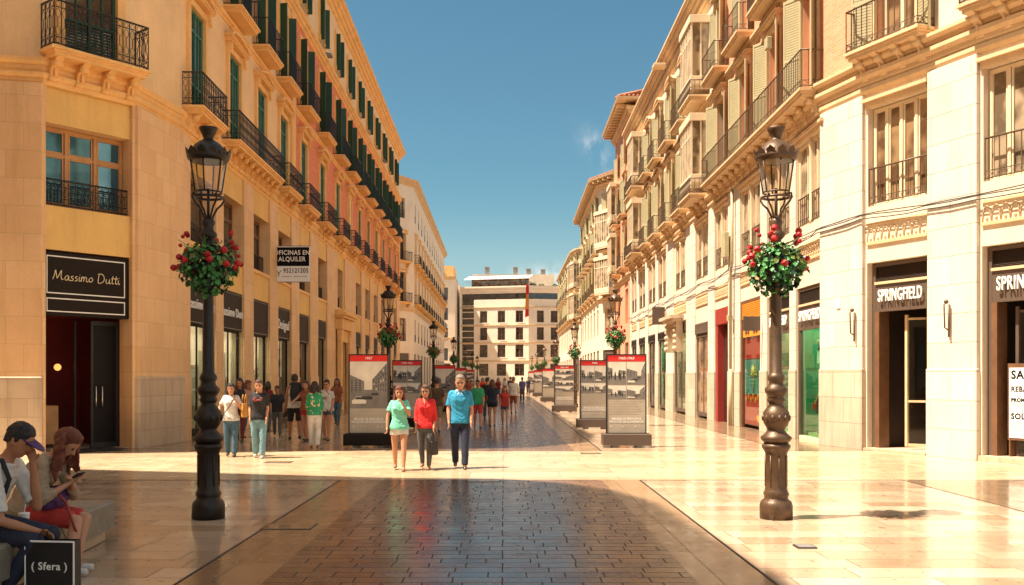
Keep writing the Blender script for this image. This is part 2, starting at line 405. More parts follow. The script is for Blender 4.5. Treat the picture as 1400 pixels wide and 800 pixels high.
for a, b in ((-6, 16.3), (22.6, 168)):
    sheet('paving_border', -2.75, -2.05, a, b, .0015, 'border_paving'); sheet('paving_border', 1.65, 2.28, a, b, .0015, 'border_paving')
sheet('pavement_apron', 6.75, 14, -6, 16.3, .0015, 'apron_paving'); sheet('pavement_apron', 6.75, 12, 22.6, 168, .0015, 'apron_paving')
sheet('pavement_apron', -14, -7.4, 22.6, 168, .0015, 'apron_paving')
mat('drain_iron', (.03, .02, .015), .5, .3, 8)
def flat(name, x0, x1, y0, y1, m, z=.005, rz=0):
    mb = MB(); hx, hy = (x1-x0)/2, (y1-y0)/2
    mb.cbox(-hx, hx, -hy, hy, -.01, z, .002); return put(name, mb.mesh(name, m), None, T((x0+x1)/2, (y0+y1)/2, 0, rz))
for a, b, x in ((5.5, 16.2, 2.30), (22.7, 120, 2.30), (5.5, 16.2, -2.77), (22.7, 120, -2.77)):
    tag(flat('drain_channel', x-.012, x+.012, a, b, 'drain_iron'), kind='structure')
for x, y, sx, sy, lb in ((1.98, 21.9, .42, .3, 'round-cornered dark metal access plate in the pale cross band near the right info boards'),
                  (3.1, 9.9, .16, .16, 'small square metal cover in the paving left of the right front lamp post'),
                  (-2.5, 11.2, .55, .4, 'rectangular access plate set in the paving beside the left front lamp post'),
                  (-.35, 16.05, .55, .18, 'long dark metal grate in the paving in front of the three walkers'),
                  (-4.6, 19.6, .5, .35, 'square metal cover in the sunlit band right of the left lamp post')):
    r = MB(); r.cbox(-sx/2-.02, sx/2+.02, -sy/2-.02, sy/2+.02, -.01, .008, .004)
    o = tag(put('access_cover', r.mesh('access_cover', 'drain_iron'), None, T(x, y, 0)), lb, 'manhole cover')
    q = MB()
    q.box(-sx/2, sx/2, -sy/2, sy/2, .0081, .010)
    put('cover_plate', q.mesh('cover_plate', 'apron_paving' if sx > .3 else 'metal_grey'), o, T(x, y, 0))

# ------------------------------------------------------------------ street lamps with flower baskets
def lamp_meshes(m):
    ped = MB().lathe([(.235,0),(.235,.16),(.215,.21),(.17,.24),(.17,.27),(.185,.30),(.165,.34),(.158,.36),(.155,.80),(.175,.84),(.20,.87),(.205,.90),(.17,.93)], 20)
    ped.box(-.06, .06, -.24, -.20, .05, .15, 0)
    # eight flutes on the pedestal drum
    for k in range(8):
        a = math.pi*2*k/8; ped.tube([(.157*math.cos(a), .157*math.sin(a), .40), (.157*math.cos(a), .157*math.sin(a), .78)], .012, 5)
    col = MB().lathe([(.17,.93),(.215,.97),(.225,1.0),(.17,1.04),(.12,1.09),(.14,1.12),(.175,1.17),(.195,1.24),(.185,1.31),(.14,1.36),(.10,1.41),(.12,1.44),(.135,1.46),(.11,1.50),(.16,1.56),(.165,1.60),(.115,1.64),(.10,1.68),(.125,1.72),(.125,1.75),(.105,1.78),
                      (.086,1.80),(.066,3.28),(.085,3.30),(.125,3.33),(.13,3.36),(.07,3.40),(.075,3.44),(.12,3.48),(.125,3.52),(.08,3.56),(.075,3.60),(.10,3.66),(.075,3.70),(.04,3.74)], 18)
    for k in range(12):
        a = math.pi*2*k/12; col.sphere((.185*math.cos(a), .185*math.sin(a), 1.24), .03, 6, 4, 0, (1,1,1.4))
    fr = MB(); 
    for k in range(4):                                   # scroll brackets under the lantern
        a = math.pi/4+math.pi/2*k; ca, sa = math.cos(a), math.sin(a)
        fr.tube([(ca*r, sa*r, z) for r, z in ((.05,3.66),(.07,3.74),(.13,3.84),(.20,3.90),(.235,3.95),(.225,4.0),(.19,3.99))], .014, 6)
    def ring(r, z, th, n=24): fr.tube([(r*math.cos(2*math.pi*i/n), r*math.sin(2*math.pi*i/n), z) for i in range(n)], th, 6, closed=True)
    ring(.185, 3.97, .017); ring(.175, 4.03, .012); ring(.235, 4.42, .014)
    for k in range(6):
        a = math.pi/6+math.pi/3*k; fr.tube([(.175*math.cos(a), .175*math.sin(a), 4.02), (.242*math.cos(a), .242*math.sin(a), 4.44)], .011, 5)
    fr.tube([(0,0,3.7),(0,0,4.08)], .02, 6)
    gl = MB(); n = 24
    for k in range(n):
        a, b = 2*math.pi*k/n, 2*math.pi*(k+1)/n
        gl.quad((.165*math.cos(a), .165*math.sin(a), 4.03), (.165*math.cos(b), .165*math.sin(b), 4.03), (.23*math.cos(b), .23*math.sin(b), 4.42), (.23*math.cos(a), .23*math.sin(a), 4.42))
    can = MB().lathe([(.235,4.41),(.27,4.43),(.285,4.47),(.27,4.50),(.235,4.53),(.215,4.57),(.17,4.62),(.12,4.655),(.075,4.68),(.065,4.70),(.085,4.74),(.115,4.80),(.125,4.83),(.11,4.835)], 24)
    for k in range(12):                                   # leaf crest round the canopy
        a = math.pi*2*k/12; ca, sa = math.cos(a), math.sin(a); tx, ty = -sa, ca
        r = .275; c0 = Vector((r*ca, r*sa, 4.47)); s_ = Vector((tx, ty, 0)); o_ = Vector((ca, sa, 0))
        can.add([c0-s_*.05, c0+s_*.05, c0+s_*.062+Vector((0,0,.05))+o_*.012, c0+Vector((0,0,.095))+o_*.035, c0-s_*.062+Vector((0,0,.05))+o_*.012,
                 c0-s_*.05-o_*.02, c0+s_*.05-o_*.02, c0+s_*.05+Vector((0,0,.05))-o_*.01, c0+Vector((0,0,.085))+o_*.015, c0-s_*.05+Vector((0,0,.05))-o_*.01],
                [(0,1,2,3,4),(9,8,7,6,5),(0,5,6,1),(1,6,7,2),(2,7,8,3),(3,8,9,4),(4,9,5,0)])
    bulb = MB().lathe([(.03,4.08),(.03,4.14),(.055,4.18),(.06,4.24),(.04,4.29),(.012,4.31)], 12)
    for q_ in (ped, col): q_.v = [(x*.85, y*.85, z) for x, y, z in q_.v]
    for q_ in (fr, gl, can): q_.v = [(x*.91, y*.91, z) for x, y, z in q_.v]
    return dict(pedestal=ped.mesh('pedestal', m), column=col.mesh('column', m), lantern_frame=fr.mesh('lantern_frame', m),
                lantern_glass=gl.mesh('lantern_glass', 'lamp_glass'), canopy=can.mesh('canopy', m))
LM = {k: lamp_meshes(k) for k in ('iron_lamp', 'iron_lamp_bronze')}
mat('leaf_green', (.06, .25, .05), .45, .4, 9); mat('leaf_dark', (.010, .045, .018), .45, .4, 9); mat('leaf_yellow', (.16, .19, .03), .5, .35, 9)
mat('geranium_red', (.55, .012, .015), .5, .25, 30)
def foliage_mesh(seed, n=1150, bright=True):
    rd = random.Random(seed); mb = MB()
    for i in range(n):
        while True:
            p = Vector((rd.uniform(-1,1), rd.uniform(-1,1), rd.uniform(-1,1)))
            if .45 < p.length < 1: break
        zz = p.z
        wr = .40*(1.0-.35*max(0,-zz)) ; c = Vector((p.x*wr, p.y*wr, zz*.30-(.06 if p.length > .9 else 0)))
        c += Vector((rd.gauss(0,.015), rd.gauss(0,.015), rd.gauss(0,.02)))
        nrm = (Vector((c.x, c.y, c.z+.1)).normalized()+Vector((rd.uniform(-.7,.7), rd.uniform(-.7,.7), rd.uniform(-.3,.9)))).normalized()
        a = nrm.cross(Vector((0,0,1)) if abs(nrm.z) < .9 else Vector((1,0,0))).normalized(); b = nrm.cross(a)
        an = rd.uniform(0, 6.3); a, b = a*math.cos(an)+b*math.sin(an), b*math.cos(an)-a*math.sin(an)
        s = rd.uniform(.020, .046); pts = []
        for k in range(6):
            th = 2*math.pi*k/6; q = .72 if k == 3 else 1
            pts.append(c+a*math.cos(th)*s*q+b*math.sin(th)*s*.85-nrm*(.012 if k % 2 else 0))
        mi = 2 if (zz > .1 and rd.random() < .35) else (0 if rd.random() < .6 else 1)
        mb.poly(pts, mi)
    for i in range(26):                                  # bare stems poking out
        a = rd.uniform(0, 6.3); r = rd.uniform(.3, .46); z = rd.uniform(-.1, .3)
        mb.tube([(0,0,0), (math.cos(a)*r*.6, math.sin(a)*r*.6, z*.7), (math.cos(a)*r, math.sin(a)*r, z)], .004, 4, 0)
    return mb.mesh('foliage', ['leaf_green', 'leaf_dark', 'leaf_yellow'])
FOL = [foliage_mesh(k) for k in range(3)]
def blossom_mesh(seed):
    rd = random.Random(seed); mb = MB()
    for i in range(34):
        d = Vector((rd.gauss(0,1), rd.gauss(0,1), rd.gauss(0,1))).normalized(); c = d*.045; 
        a = d.cross(Vector((.3,.2,1))).normalized(); b = d.cross(a); s = .026
        mb.poly([c+a*s*math.cos(k*1.257)+b*s*math.sin(k*1.257)+d*.006*(k%2) for k in range(5)])
    mb.sphere((0,0,0), .038, 8, 5); return mb.mesh('blossom', 'geranium_red')
BLO = [blossom_mesh(k) for k in range(2)]
pot = MB().lathe([(.10,-.20),(.20,-.16),(.26,-.04),(.27,0),(.25,0),(.10,-.02)], 16).mesh('bowl', 'iron_lamp')
def flower_basket(x, y, label, seed, nb=34):
    rz = seed*1.3; b = thing('flower_basket', label, 'hanging flowers', (x, y, 3.13), rz, 'flower baskets on the street lamps'); W_ = WM[b]
    put('bowl', pot, b, W_); put('foliage', FOL[seed % 3], b, W_ @ Matrix.Diagonal((.92, .92, 1.12, 1)))
    rd = random.Random(seed+40)
    for k in range(nb):
        a = rd.uniform(0, 6.3); up = rd.random()
        r = .39*math.sqrt(1-up*.6)+.02; z = -.06+.50*up
        put('blossom', BLO[k % 2], b, W_ @ Matrix.Translation((r*math.cos(a), r*math.sin(a), z)) @ Matrix.Rotation(rd.uniform(0,6), 4, 'X') @ Matrix.Scale(rd.uniform(.45,.85), 4))
def lamp(x, y, label, m, bask, seed, nb=16):
    o = thing('street_lamp', label, 'street lamp', (x, y, 0), 0, 'old iron lamp posts along the street'); 
    for k, me in LM[m].items(): put(k, me, o, WM[o])
    flower_basket(x, y, bask, seed, nb)
ordn = ['nearest', 'second', 'third', 'fourth', 'fifth', 'sixth', 'seventh', 'eighth']
for k, y in enumerate((11.9, 32.6, 53.5, 75, 97, 119, 141)):
    near = k == 0
    lamp(-3.66 if near else -3.92, y, 'dark iron lamp post in shade at the left front, beside the bench' if near else f'dark iron lamp post with glass lantern, {ordn[k]} of the left row from the camera', 'iron_lamp',
         'red geraniums and dark leaves on the left front lamp post' if near else f'red geraniums ringing the {ordn[k]} lamp post of the left row', k, 34 if k < 3 else 9)
    lamp(3.37 if near else 3.85+.1*min(k,3), y+(0 if near else 1.5), 'sunlit bronze brown lamp post at the right front casting a long shadow' if near else f'brown iron lamp post with glass lantern, {ordn[k]} of the right row from the camera', 'iron_lamp_bronze',
         'bright red and green geraniums on the sunlit right front lamp post' if near else f'red geraniums ringing the {ordn[k]} lamp post of the right row', k+10, 34 if k < 3 else 9)

# ------------------------------------------------------------------ window and balcony kits (local: x along, y into the wall, z up, origin bottom centre)
KC = {}
def kit(f):
    def g(*a):
        k = (f.__name__, a)
        if k not in KC: KC[k] = f(*a)
        return KC[k]
    return g
@kit
def k_frame(w, h, m, y=.18, cols=2, transom=.7, th=.06):
    b = MB(); x0, x1 = -w/2, w/2
    b.box(x0, x0+th, y, y+.07, 0, h); b.box(x1-th, x1, y, y+.07, 0, h); b.box(x0+th, x1-th, y, y+.07, 0, th); b.box(x0+th, x1-th, y, y+.07, h-th, h)
    for i in range(1, cols):
        x = x0+w*i/cols; b.box(x-th*.55, x+th*.55, y-.01, y+.06, th, h-th)
    if transom: b.box(x0+th, x1-th, y-.005, y+.065, h*transom-th*.4, h*transom+th*.4)
    for i in range(cols):                                 # casement rails
        a, c = x0+w*i/cols+th*.8, x0+w*(i+1)/cols-th*.8
        for z0, z1 in ((th, h*(transom or 1)-th*.4), (h*transom+th*.4, h-th)) if transom else ((th, h-th),):
            b.box(a, a+.035, y+.01, y+.05, z0, z1); b.box(c-.035, c, y+.01, y+.05, z0, z1); b.box(a+.035, c-.035, y+.012, y+.048, z0, z0+.05); b.box(a+.035, c-.035, y+.012, y+.048, z1-.035, z1)
    return b.mesh('window', m)
@kit
def k_pane(w, h, m, y=.22):
    b = MB(); b.box(-w/2+.05, w/2-.05, y, y+.012, .05, h-.05); return b.mesh('pane', m)
@kit
def k_shutter(w, h, m):
    """one louvred leaf, hinge at x=0, in the plane y=0"""
    b = MB(); t = .05; b.box(0, t, -.02, .02, 0, h); b.box(w-t, w, -.02, .02, 0, h); b.box(t, w-t, -.008, .008, .08, h-.08)
    for z in (0, h*.42, h-.08): b.box(t, w-t, -.019, .019, z, z+.08)
    n = int(h/.075)
    for i in range(n):
        z = .08+(h-.16)*i/n
        b.quad((t, -.016, z), (w-t, -.016, z), (w-t, .014, z+.05), (t, .014, z+.05))
    return b.mesh('shutter', m)
@kit
def k_door_leaf(w, h, m, y=.02):
    """closed green french door with thin bars and louvres"""
    b = MB(); t = .06; b.box(-w/2, -w/2+t, y, y+.06, 0, h); b.box(w/2-t, w/2, y, y+.06, 0, h); b.box(-t*.6, t*.6, y-.01, y+.05, 0, h)
    for z in (0, h*.28, h*.80, h-t): b.box(-w/2+t, w/2-t, y+.003, y+.055, z, z+t)
    for s in (-1, 1):
        b.box(s*w/4-.018, s*w/4+.018, y+.006, y+.05, t, h-t)
    n = int(h*.28/.07)
    for i in range(n): b.quad((-w/2+t, y+.01, t+i*.07), (w/2-t, y+.01, t+i*.07), (w/2-t, y+.045, t+i*.07+.05), (-w/2+t, y+.045, t+i*.07+.05))
    return b.mesh('window', m)
@kit
def k_surround(w, h, m, top='pediment', o=.09, jw=.2):
    b = MB(); b.box(-w/2-jw, -w/2, -o, .02, 0, h); b.box(w/2, w/2+jw, -o, .02, 0, h); b.box(-w/2-jw, w/2+jw, -o-.003, .02, h, h+.2)
    b.box(-w/2-jw-.03, -w/2-.04, -o-.03, -o, 0, .25); b.box(w/2+.04, w/2+jw+.03, -o-.03, -o, 0, .25)
    W2 = w/2+jw+.12
    if top in ('pediment', 'arch', 'flat'):
        for s in (-1, 1): b.prism([(s*(W2-.1), h-.1), (s*(W2-.1), h+.26), (s*(W2-.28), h+.26), (s*(W2-.22), h+.0)] if s > 0 else [(s*(W2-.22), h+.0), (s*(W2-.28), h+.26), (s*(W2-.1), h+.26), (s*(W2-.1), h-.1)], -o-.11, .02)
        b.box(-W2, W2, -o-.15, .02, h+.26, h+.32); b.box(-W2-.04, W2+.04, -o-.19, .02, h+.32, h+.37)
        if top == 'pediment':
            b.prism([(-W2-.04, h+.37), (W2+.04, h+.37), (0, h+.62)], -o-.07, .02)
            for s in (-1, 1):
                p = [(s*(W2+.05), h+.372), (s*(W2+.05), h+.43), (0, h+.71), (0, h+.63)]
                b.prism(p if s < 0 else p[::-1], -o-.20, .02)
        if top == 'arch':
            n = 10; pts = [(W2*math.cos(math.pi*i/n), h+.371+.24*math.sin(math.pi*i/n)) for i in range(n+1)]
            b.prism(pts, -o-.05, .02)
            for i in range(n):
                (xa, za), (xb, zb) = pts[i], pts[i+1]; k = 1.10
                za2, zb2 = h+.371+(za-h-.371)*1.35, h+.371+(zb-h-.371)*1.35
                b.prism([(xa, za+.002), (xa*k, za2+.02), (xb*k, zb2+.02), (xb, zb+.002)], -o-.19, .015)
            b.sphere((0, -o-.08, h+.46), .10, 10, 6, 0, (1,.5,1))
            for s in (-1, 1): b.sphere((s*.2, -o-.07, h+.44), .07, 8, 5, 0, (1.4,.5,.8))
    return b.mesh('surround', m)
@kit
def k_slab(w, d, m, th=.2):
    b = MB(); b.box(-w/2+.08, w/2-.08, -d+.08, .02, 0, th*.4); b.box(-w/2+.04, w/2-.04, -d+.04, .02, th*.4, th*.65); b.box(-w/2, w/2, -d, .02, th*.65, th)
    return b.mesh('balcony', m)
@kit
def k_bracket(m, h=.5, d=.5, w=.17):
    b = MB(); n = 9; pts = [(0, 0)]
    for i in range(n+1):
        u = i/n; pts.append((-.06-(d-.06)*(u**1.8)-.05*math.sin(u*math.pi*2)*(1 if u < .6 else .3), h*u))
    pts.append((0, h)); 
    # polygon in y-z, extruded along x
    k = len(pts); vs = [(-w/2, y, z) for y, z in pts]+[(w/2, y, z) for y, z in pts]
    b.add(vs, [tuple(range(k)), tuple(reversed(range(k, 2*k)))]+[(i, k+i, k+(i+1)%k, (i+1)%k) for i in range(k)])
    for yy, zz, r in ((-d*.62, h*.80, .085), (-.10, h*.16, .06)):
        b.tube([(-w/2-.015, yy, zz), (w/2+.015, yy, zz)], r, 10)
    b.box(-.02, .02, -d*.5, -.05, h*.25, h*.55)
    return b.mesh('bracket', m)
@kit
def k_rail(w, d, h, m, style='plain'):
    """railing round three sides; style: plain bars, ornate panels, or band with scrolls at the foot"""
    b = MB(); r = .011; fr = .018
    segs = [((-w/2, 0), (-w/2, -d)), ((-w/2, -d), (w/2, -d)), ((w/2, -d), (w/2, 0))] if d > .05 else [((-w/2, 0), (w/2, 0))]
    for (xa, ya), (xb, yb) in segs:
        L = math.hypot(xb-xa, yb-ya); ux, uy = (xb-xa)/L, (yb-ya)/L
        b.tube([(xa,ya,h), (xb,yb,h)], .022, 6); b.tube([(xa,ya,.05), (xb,yb,.05)], .014, 4)
        n = max(2, int(L/(.13 if style == 'plain' else .16)))
        if style == 'ornate':
            b.tube([(xa,ya,h-.16), (xb,yb,h-.16)], .010, 4); b.tube([(xa,ya,.20), (xb,yb,.20)], .010, 4)
        if style == 'foot': b.tube([(xa,ya,.20), (xb,yb,.20)], .010, 4)
        for i in range(n+1):
            x, y = xa+(xb-xa)*i/n, ya+(yb-ya)*i/n
            b.box(x-r*.8, x+r*.8, y-r*.8, y+r*.8, 0 if i in (0, n) else .05, h)
            if i == n: continue
            cx, cy = xa+(xb-xa)*(i+.5)/n, ya+(yb-ya)*(i+.5)/n; s = L/n
            def loop(zc, rx, rz, k=8, th=.007):
                b.tube([(cx+ux*rx*math.cos(2*math.pi*j/k), cy+uy*rx*math.cos(2*math.pi*j/k), zc+rz*math.sin(2*math.pi*j/k)) for j in range(k)], th, 3, closed=True)
            if style == 'ornate':
                loop(h-.09, s*.32, .06); loop(.125, s*.34, .06); loop(.33, s*.36, .10); loop(h-.29, s*.36, .10)
                b.box(cx-.006, cx+.006, cy-.006, cy+.006, .43, h-.39)
            if style == 'foot': loop(.125, s*.36, .06)
    return b.mesh('railing', m)
def window(root, F, x, z, w, h, fm, pm, y=.18, cols=2, transom=.7, out=0):
    o = put('window', k_frame(w, h, fm, y, cols, transom), root, F.m(x, z, out)); put('pane', k_pane(w, h, pm, y+.045), o, F.m(x, z, out)); return o
def balcony(root, F, x, z, w, d, sm, rm, style, rh=.95, br=0, brm=None, out=0):
    o = put('balcony', k_slab(w, d, sm), root, F.m(x, z, out)); put('railing', k_rail(w-.08, d-.05, rh, rm, style), o, F.m(x, z+.2, out))
    for i in range(br):
        xx = x-w/2+.25+(w-.5)*(i/(br-1) if br > 1 else .5); put('bracket', k_bracket(brm or sm), o, F.m(xx, z-.5, out))
    return o
# ------------------------------------------------------------------ buildings
def inset(pts, d):
    P = [Vector((p[0], p[1])) for p in pts]; out = []
    for i in range(len(P)):
        ns = []
        if i > 0: t_ = (P[i]-P[i-1]).normalized(); ns.append(Vector((t_.y, -t_.x)))
        if i < len(P)-1: t_ = (P[i+1]-P[i]).normalized(); ns.append(Vector((t_.y, -t_.x)))
        nn = (ns[0]+ns[-1]).normalized(); out.append(P[i]-nn*d/max(.5, nn.dot(ns[0])))
    return out
def flatprism(mb, pts, z0, z1, mi=0):
    n = len(pts); vs = [(p[0], p[1], z0) for p in pts]+[(p[0], p[1], z1) for p in pts]
    return mb.add(vs, [tuple(reversed(range(n))), tuple(range(n, 2*n))]+[(i, (i+1)%n, n+(i+1)%n, n+i) for i in range(n)], mi)
def body(root, front, back, h, din=2.5, wallm='stucco_cream', corem='shop_wall', roofm='roof_flat'):
    """inner walls, end walls and flat roof behind a street front; back = two far corners"""
    ins = inset(front, din); mb = MB(); flatprism(mb, [tuple(p) for p in ins]+list(back), 0, h-.2); put('inner_wall', mb.mesh('inner_wall', corem), root)
    mb = MB(); flatprism(mb, [tuple(p) for p in inset(front, .03)]+list(back), h-.19, h-.02); put('roof', mb.mesh('roof', roofm), root)
    for a, b in ((front[0], back[-1]), (front[-1], back[0])):
        mb = MB(); d = Vector((b[0]-a[0], b[1]-a[1])); L = d.length; d.normalize(); nn = Vector((-d.y, d.x))*.12
        mid = (Vector(front[0])+Vector(front[-1]))/2; 
        if (mid-Vector(a)).dot(nn) < 0: nn = -nn
        p = [(a[0]+d.x*.02, a[1]+d.y*.02), (b[0], b[1]), (b[0]+nn.x, b[1]+nn.y), (a[0]+nn.x+d.x*.02, a[1]+nn.y+d.y*.02)]
        flatprism(mb, p if (Vector(p[1])-Vector(p[0])).cross(Vector(p[2])-Vector(p[1])) > 0 else p[::-1], 0, h-.21); put('side_wall', mb.mesh('side_wall', wallm), root)
def floors(root, F, bays, spec, holes):
    """spec entries: z, h, w, kind and looks; adds windows and collects wall openings"""
    for f in spec:
        for bi, s in enumerate(bays):
            if 'only' in f and bi not in f['only']: continue
            if 'skip' in f and bi in f['skip']: continue
            wd, h, z, k = f['w'], f['h'], f['z'], f['k']
            holes.append((s-wd/2, s+wd/2, z, z+h))
            o = None
            if k == 'green':
                o = put('window', k_door_leaf(wd-.02, h-.02, f.get('m', 'green_paint')), root, F.m(s, z+.01)); put('pane', k_pane(wd, h, 'pane_dark', .055), o, F.m(s, z))
            elif k == 'open':
                o = window(root, F, s, z, wd-.02, h-.02, f.get('m', 'green_dark'), f.get('p', 'pane_dark'), .2, 2, .8)
                sh = k_shutter(f.get('sw', .36), h-.04, f.get('sm', 'green_dark'))
                a1, a2 = f.get('ang', (100, 80))
                put('shutter', sh, o, F.m(s-wd/2-.04, z+.02, .03) @ Matrix.Rotation(R(-a1+random.uniform(-9,9)), 4, 'Z'))
                put('shutter', sh, o, F.m(s+wd/2+.04, z+.02, .03) @ Matrix.Rotation(R(-a2+random.uniform(-9,9)), 4, 'Z'))
            elif k == 'flatopen':
                o = window(root, F, s, z, wd-.02, h-.02, f.get('m', 'cream_paint'), f.get('p', 'pane_amber'), .2, 2, .8)
                sh = k_shutter(wd/2-.02, h-.04, f.get('sm', 'olive_paint'))
                put('shutter', sh, o, F.m(s-wd/2, z+.02, .04) @ Matrix.Rotation(R(-150+random.uniform(-14,8)), 4, 'Z'))
                put('shutter', sh, o, F.m(s+wd/2, z+.02, .04) @ Matrix.Rotation(R(-30+random.uniform(-8,14)), 4, 'Z'))
            elif k == 'glazed':
                o = window(root, F, s, z, wd-.02, h-.02, f.get('m', 'cream_paint'), f.get('p', 'pane_amber'), f.get('y', .2), f.get('cols', 2), f.get('tr', .72))
            if o and f.get('sur'): put('surround', k_surround(wd, h, f['sur'], f.get('top', 'flat')), o, F.m(s, z, f.get('surout', 0)))
            if o and f.get('guard'): put('railing', k_rail(wd-.06, 0, f.get('gh', .75), f['guard'], f.get('gs', 'plain')), o, F.m(s, z+.02, -f.get('gy', .03)))
            if f.get('bal') and bi not in f.get('nobal', ()):
                bw_ = f.get('bw', wd+.8); balcony(root, F, s, z-.2, bw_, f.get('bd', .6), f['bal'], f['rail'], f.get('style', 'plain'), .92, f.get('br', 0))
def wall(root, F, x0, x1, z0, z1, holes, m, depth=.3, name='wall', y=0):
    return put(name, wallmesh(x0, x1, z0, z1, holes, depth, y=y).mesh(name, m), root, F.m(0))
def pier(root, F, x0, x1, z0, z1, m, out=.12, plinth=None, ph=1.9, pm=None):
    mb = MB(); mb.cbox(x0, x1, -out, .0, z0+(ph if plinth else 0), z1, .012); o = put('pier', mb.mesh('pier', m), root, F.m(0))
    if plinth:
        mb = MB(); mb.cbox(x0-.015, x1+.015, -out-.03, .0, z0, z0+ph-.002, .02); put('plinth', mb.mesh('plinth', pm or m), o, F.m(0))
    return o
def band(root, pts, z0, z1, out, m, steps=3, name='cornice'):
    return put(name, sweep(pts, cornice_prof(z0, z1, out, steps)).mesh(name, m), root)
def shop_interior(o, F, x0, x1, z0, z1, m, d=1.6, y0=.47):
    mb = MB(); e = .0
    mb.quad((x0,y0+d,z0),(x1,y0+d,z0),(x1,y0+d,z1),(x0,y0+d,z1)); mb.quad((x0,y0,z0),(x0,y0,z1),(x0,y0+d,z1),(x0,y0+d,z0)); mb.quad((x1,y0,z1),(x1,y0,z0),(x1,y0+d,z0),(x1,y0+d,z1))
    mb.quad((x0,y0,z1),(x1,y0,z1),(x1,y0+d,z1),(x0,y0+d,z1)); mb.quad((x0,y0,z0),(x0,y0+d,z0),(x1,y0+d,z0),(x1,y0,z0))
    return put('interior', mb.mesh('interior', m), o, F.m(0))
def shopfront(root, F, s, w_, z0, top, sign_h, signm, glassm, im, text=None, ts=.4, tm='white_letter', fm='black_board', disp=None, y=.12, bold=0, sx=1):
    """display window: frame, sign board with letters, glass, lit room behind"""
    x0, x1 = s-w_/2+.01, s+w_/2-.01; mb = MB(); t_ = .07; zs = top-sign_h
    mb.box(x0, x0+t_, y, y+.08, z0, zs); mb.box(x1-t_, x1, y, y+.08, z0, zs); mb.box(x0+t_, x1-t_, y+.002, y+.078, z0, z0+.16); mb.box(x0+t_, x1-t_, y+.002, y+.078, zs-.06, zs); mb.box(s-.02, s+.02, y+.01, y+.06, z0+.16, zs-.06)
    o = put('shopfront', mb.mesh('shopfront', fm), root, F.m(0))
    mb = MB(); mb.box(x0+t_, x1-t_, y+.03, y+.04, z0+.16, zs-.06); put('glass', mb.mesh('glass', glassm), o, F.m(0))
    if sign_h > .1:
        mb = MB(); mb.cbox(x0, x1, y-.10, y+.05, zs, top-.01, .008); put('sign_board', mb.mesh('sign_board', signm), o, F.m(0))
        mb = MB(); mb.box(x0+.05, x1-.05, y-.112, y-.101, zs+.04, zs+.06); mb.box(x0+.05, x1-.05, y-.112, y-.101, top-.07, top-.055); put('sign_trim', mb.mesh('sign_trim', 'metal_grey'), o, F.m(0))
        if text: put('sign_letters', text_mesh(text, ts, tm, .03, bold, 0, 'CENTER', None, sx), o, F.m(s, zs+sign_h*.45, -(y-.12)))
    shop_interior(o, F, x0, x1, z0, top, im, 1.5, y+.1)
    if im in ('shop_wall', 'shop_green'): put('ceiling_light', MB().box(x0+.3, x1-.3, y+.5, y+.9, top-sign_h-.12, top-sign_h-.09).mesh('ceiling_light', 'lamp_panel'), o, F.m(0))
    rd = random.Random(int(s*100)+7); mb = MB(); k = disp if disp is not None else 3
    if k:
        mb.box(x0+.1, x1-.1, y+.35, y+1.2, z0, z0+.35)
        for i in range(k):
            xx = x0+(x1-x0)*(i+.5)/k; hh = rd.uniform(.5, 1.3)
            mb.box(xx-.16, xx+.16, y+.5, y+.8, z0+.35, z0+.35+hh*.5); mb.lathe([(.10,0),(.16,.12),(.12,.35),(.17,.52),(.05,.6),(.07,.7),(.02,.78)], 8, 1, (xx, y+.65, z0+.35+hh*.5))
        put('display', mb.mesh('display', ['cream_paint', 'photo_light']), o, F.m(0))
    return o

# ---- left corner building
PA = [(-17.5, 20.2), (-10.42, 21.72), (-9.05, 23.5), (-8.74, 25.9), (-9.24, 84.6)]
A = thing('corner_building', 'yellow and pink stone building with green shutters and black balconies, filling the left side', 'building', (-8.9, 25, 0)); A_ = A
FA0, FA1, FA2, FA3 = [Fac(PA[i], PA[i+1]) for i in range(4)]
body(A, PA, [(-23, 84.6), (-23, 20.2)], 22.3, 2.6, 'stucco_yellow')
CL = [27.85, 31.1, 34.8, 38.6, 42.6, 47.0, 52.6, 59.3, 63.5, 67.8, 72.1, 76.4, 80.8]
bs = [c_-25.9 for c_ in CL]; W0 = 2.45
up = [27.3, 31.2, 34.8, 38.4, 42.4, 46.9, 51.5, 55.6, 59.7, 63.8, 68.0, 72.3, 76.6, 80.9]; ub = [c_-25.9 for c_ in up]
NF = FA3.L
holes = []
floors(A, FA3, bs, [dict(z=5.55, h=1.95, w=W0, k='glazed', m='wood_brown', p='pane_dark', y=.34, cols=2, tr=.7, guard='iron', gh=.6, gy=.2, skip=(6,))], holes)
for i, s in enumerate(bs):
    if i == 6: continue
    holes.append((s-W0/2, s+W0/2, .0, 4.5))
    txt = {0: 'Massimo Dutti', 1: 'Massimo Dutti', 3: 'Desigual'}.get(i)
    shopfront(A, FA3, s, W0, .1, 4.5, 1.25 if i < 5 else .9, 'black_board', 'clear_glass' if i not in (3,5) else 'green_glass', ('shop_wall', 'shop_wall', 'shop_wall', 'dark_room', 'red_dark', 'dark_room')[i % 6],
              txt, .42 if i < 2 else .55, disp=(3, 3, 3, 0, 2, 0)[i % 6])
holes.append((bs[6]-1.1, bs[6]+1.1, .0, 3.6)); holes.append((bs[6]-.9, bs[6]+.9, 5.5, 7.6))
floors(A, FA3, [bs[6]], [dict(z=5.5, h=2.1, w=1.8, k='glazed', m='wood_brown', p='pane_dark', y=.3, guard='iron', gh=.6, gy=.2)], [])
put('wall', wallmesh(0, NF, 0, 8.4, holes, .45, rv=1).mesh('wall', ['stucco_yellow', 'pier_stone_left']), A, FA3.m(0))
edges = [0]+sum([[s-W0/2, s+W0/2] for s in bs], [])+[NF]
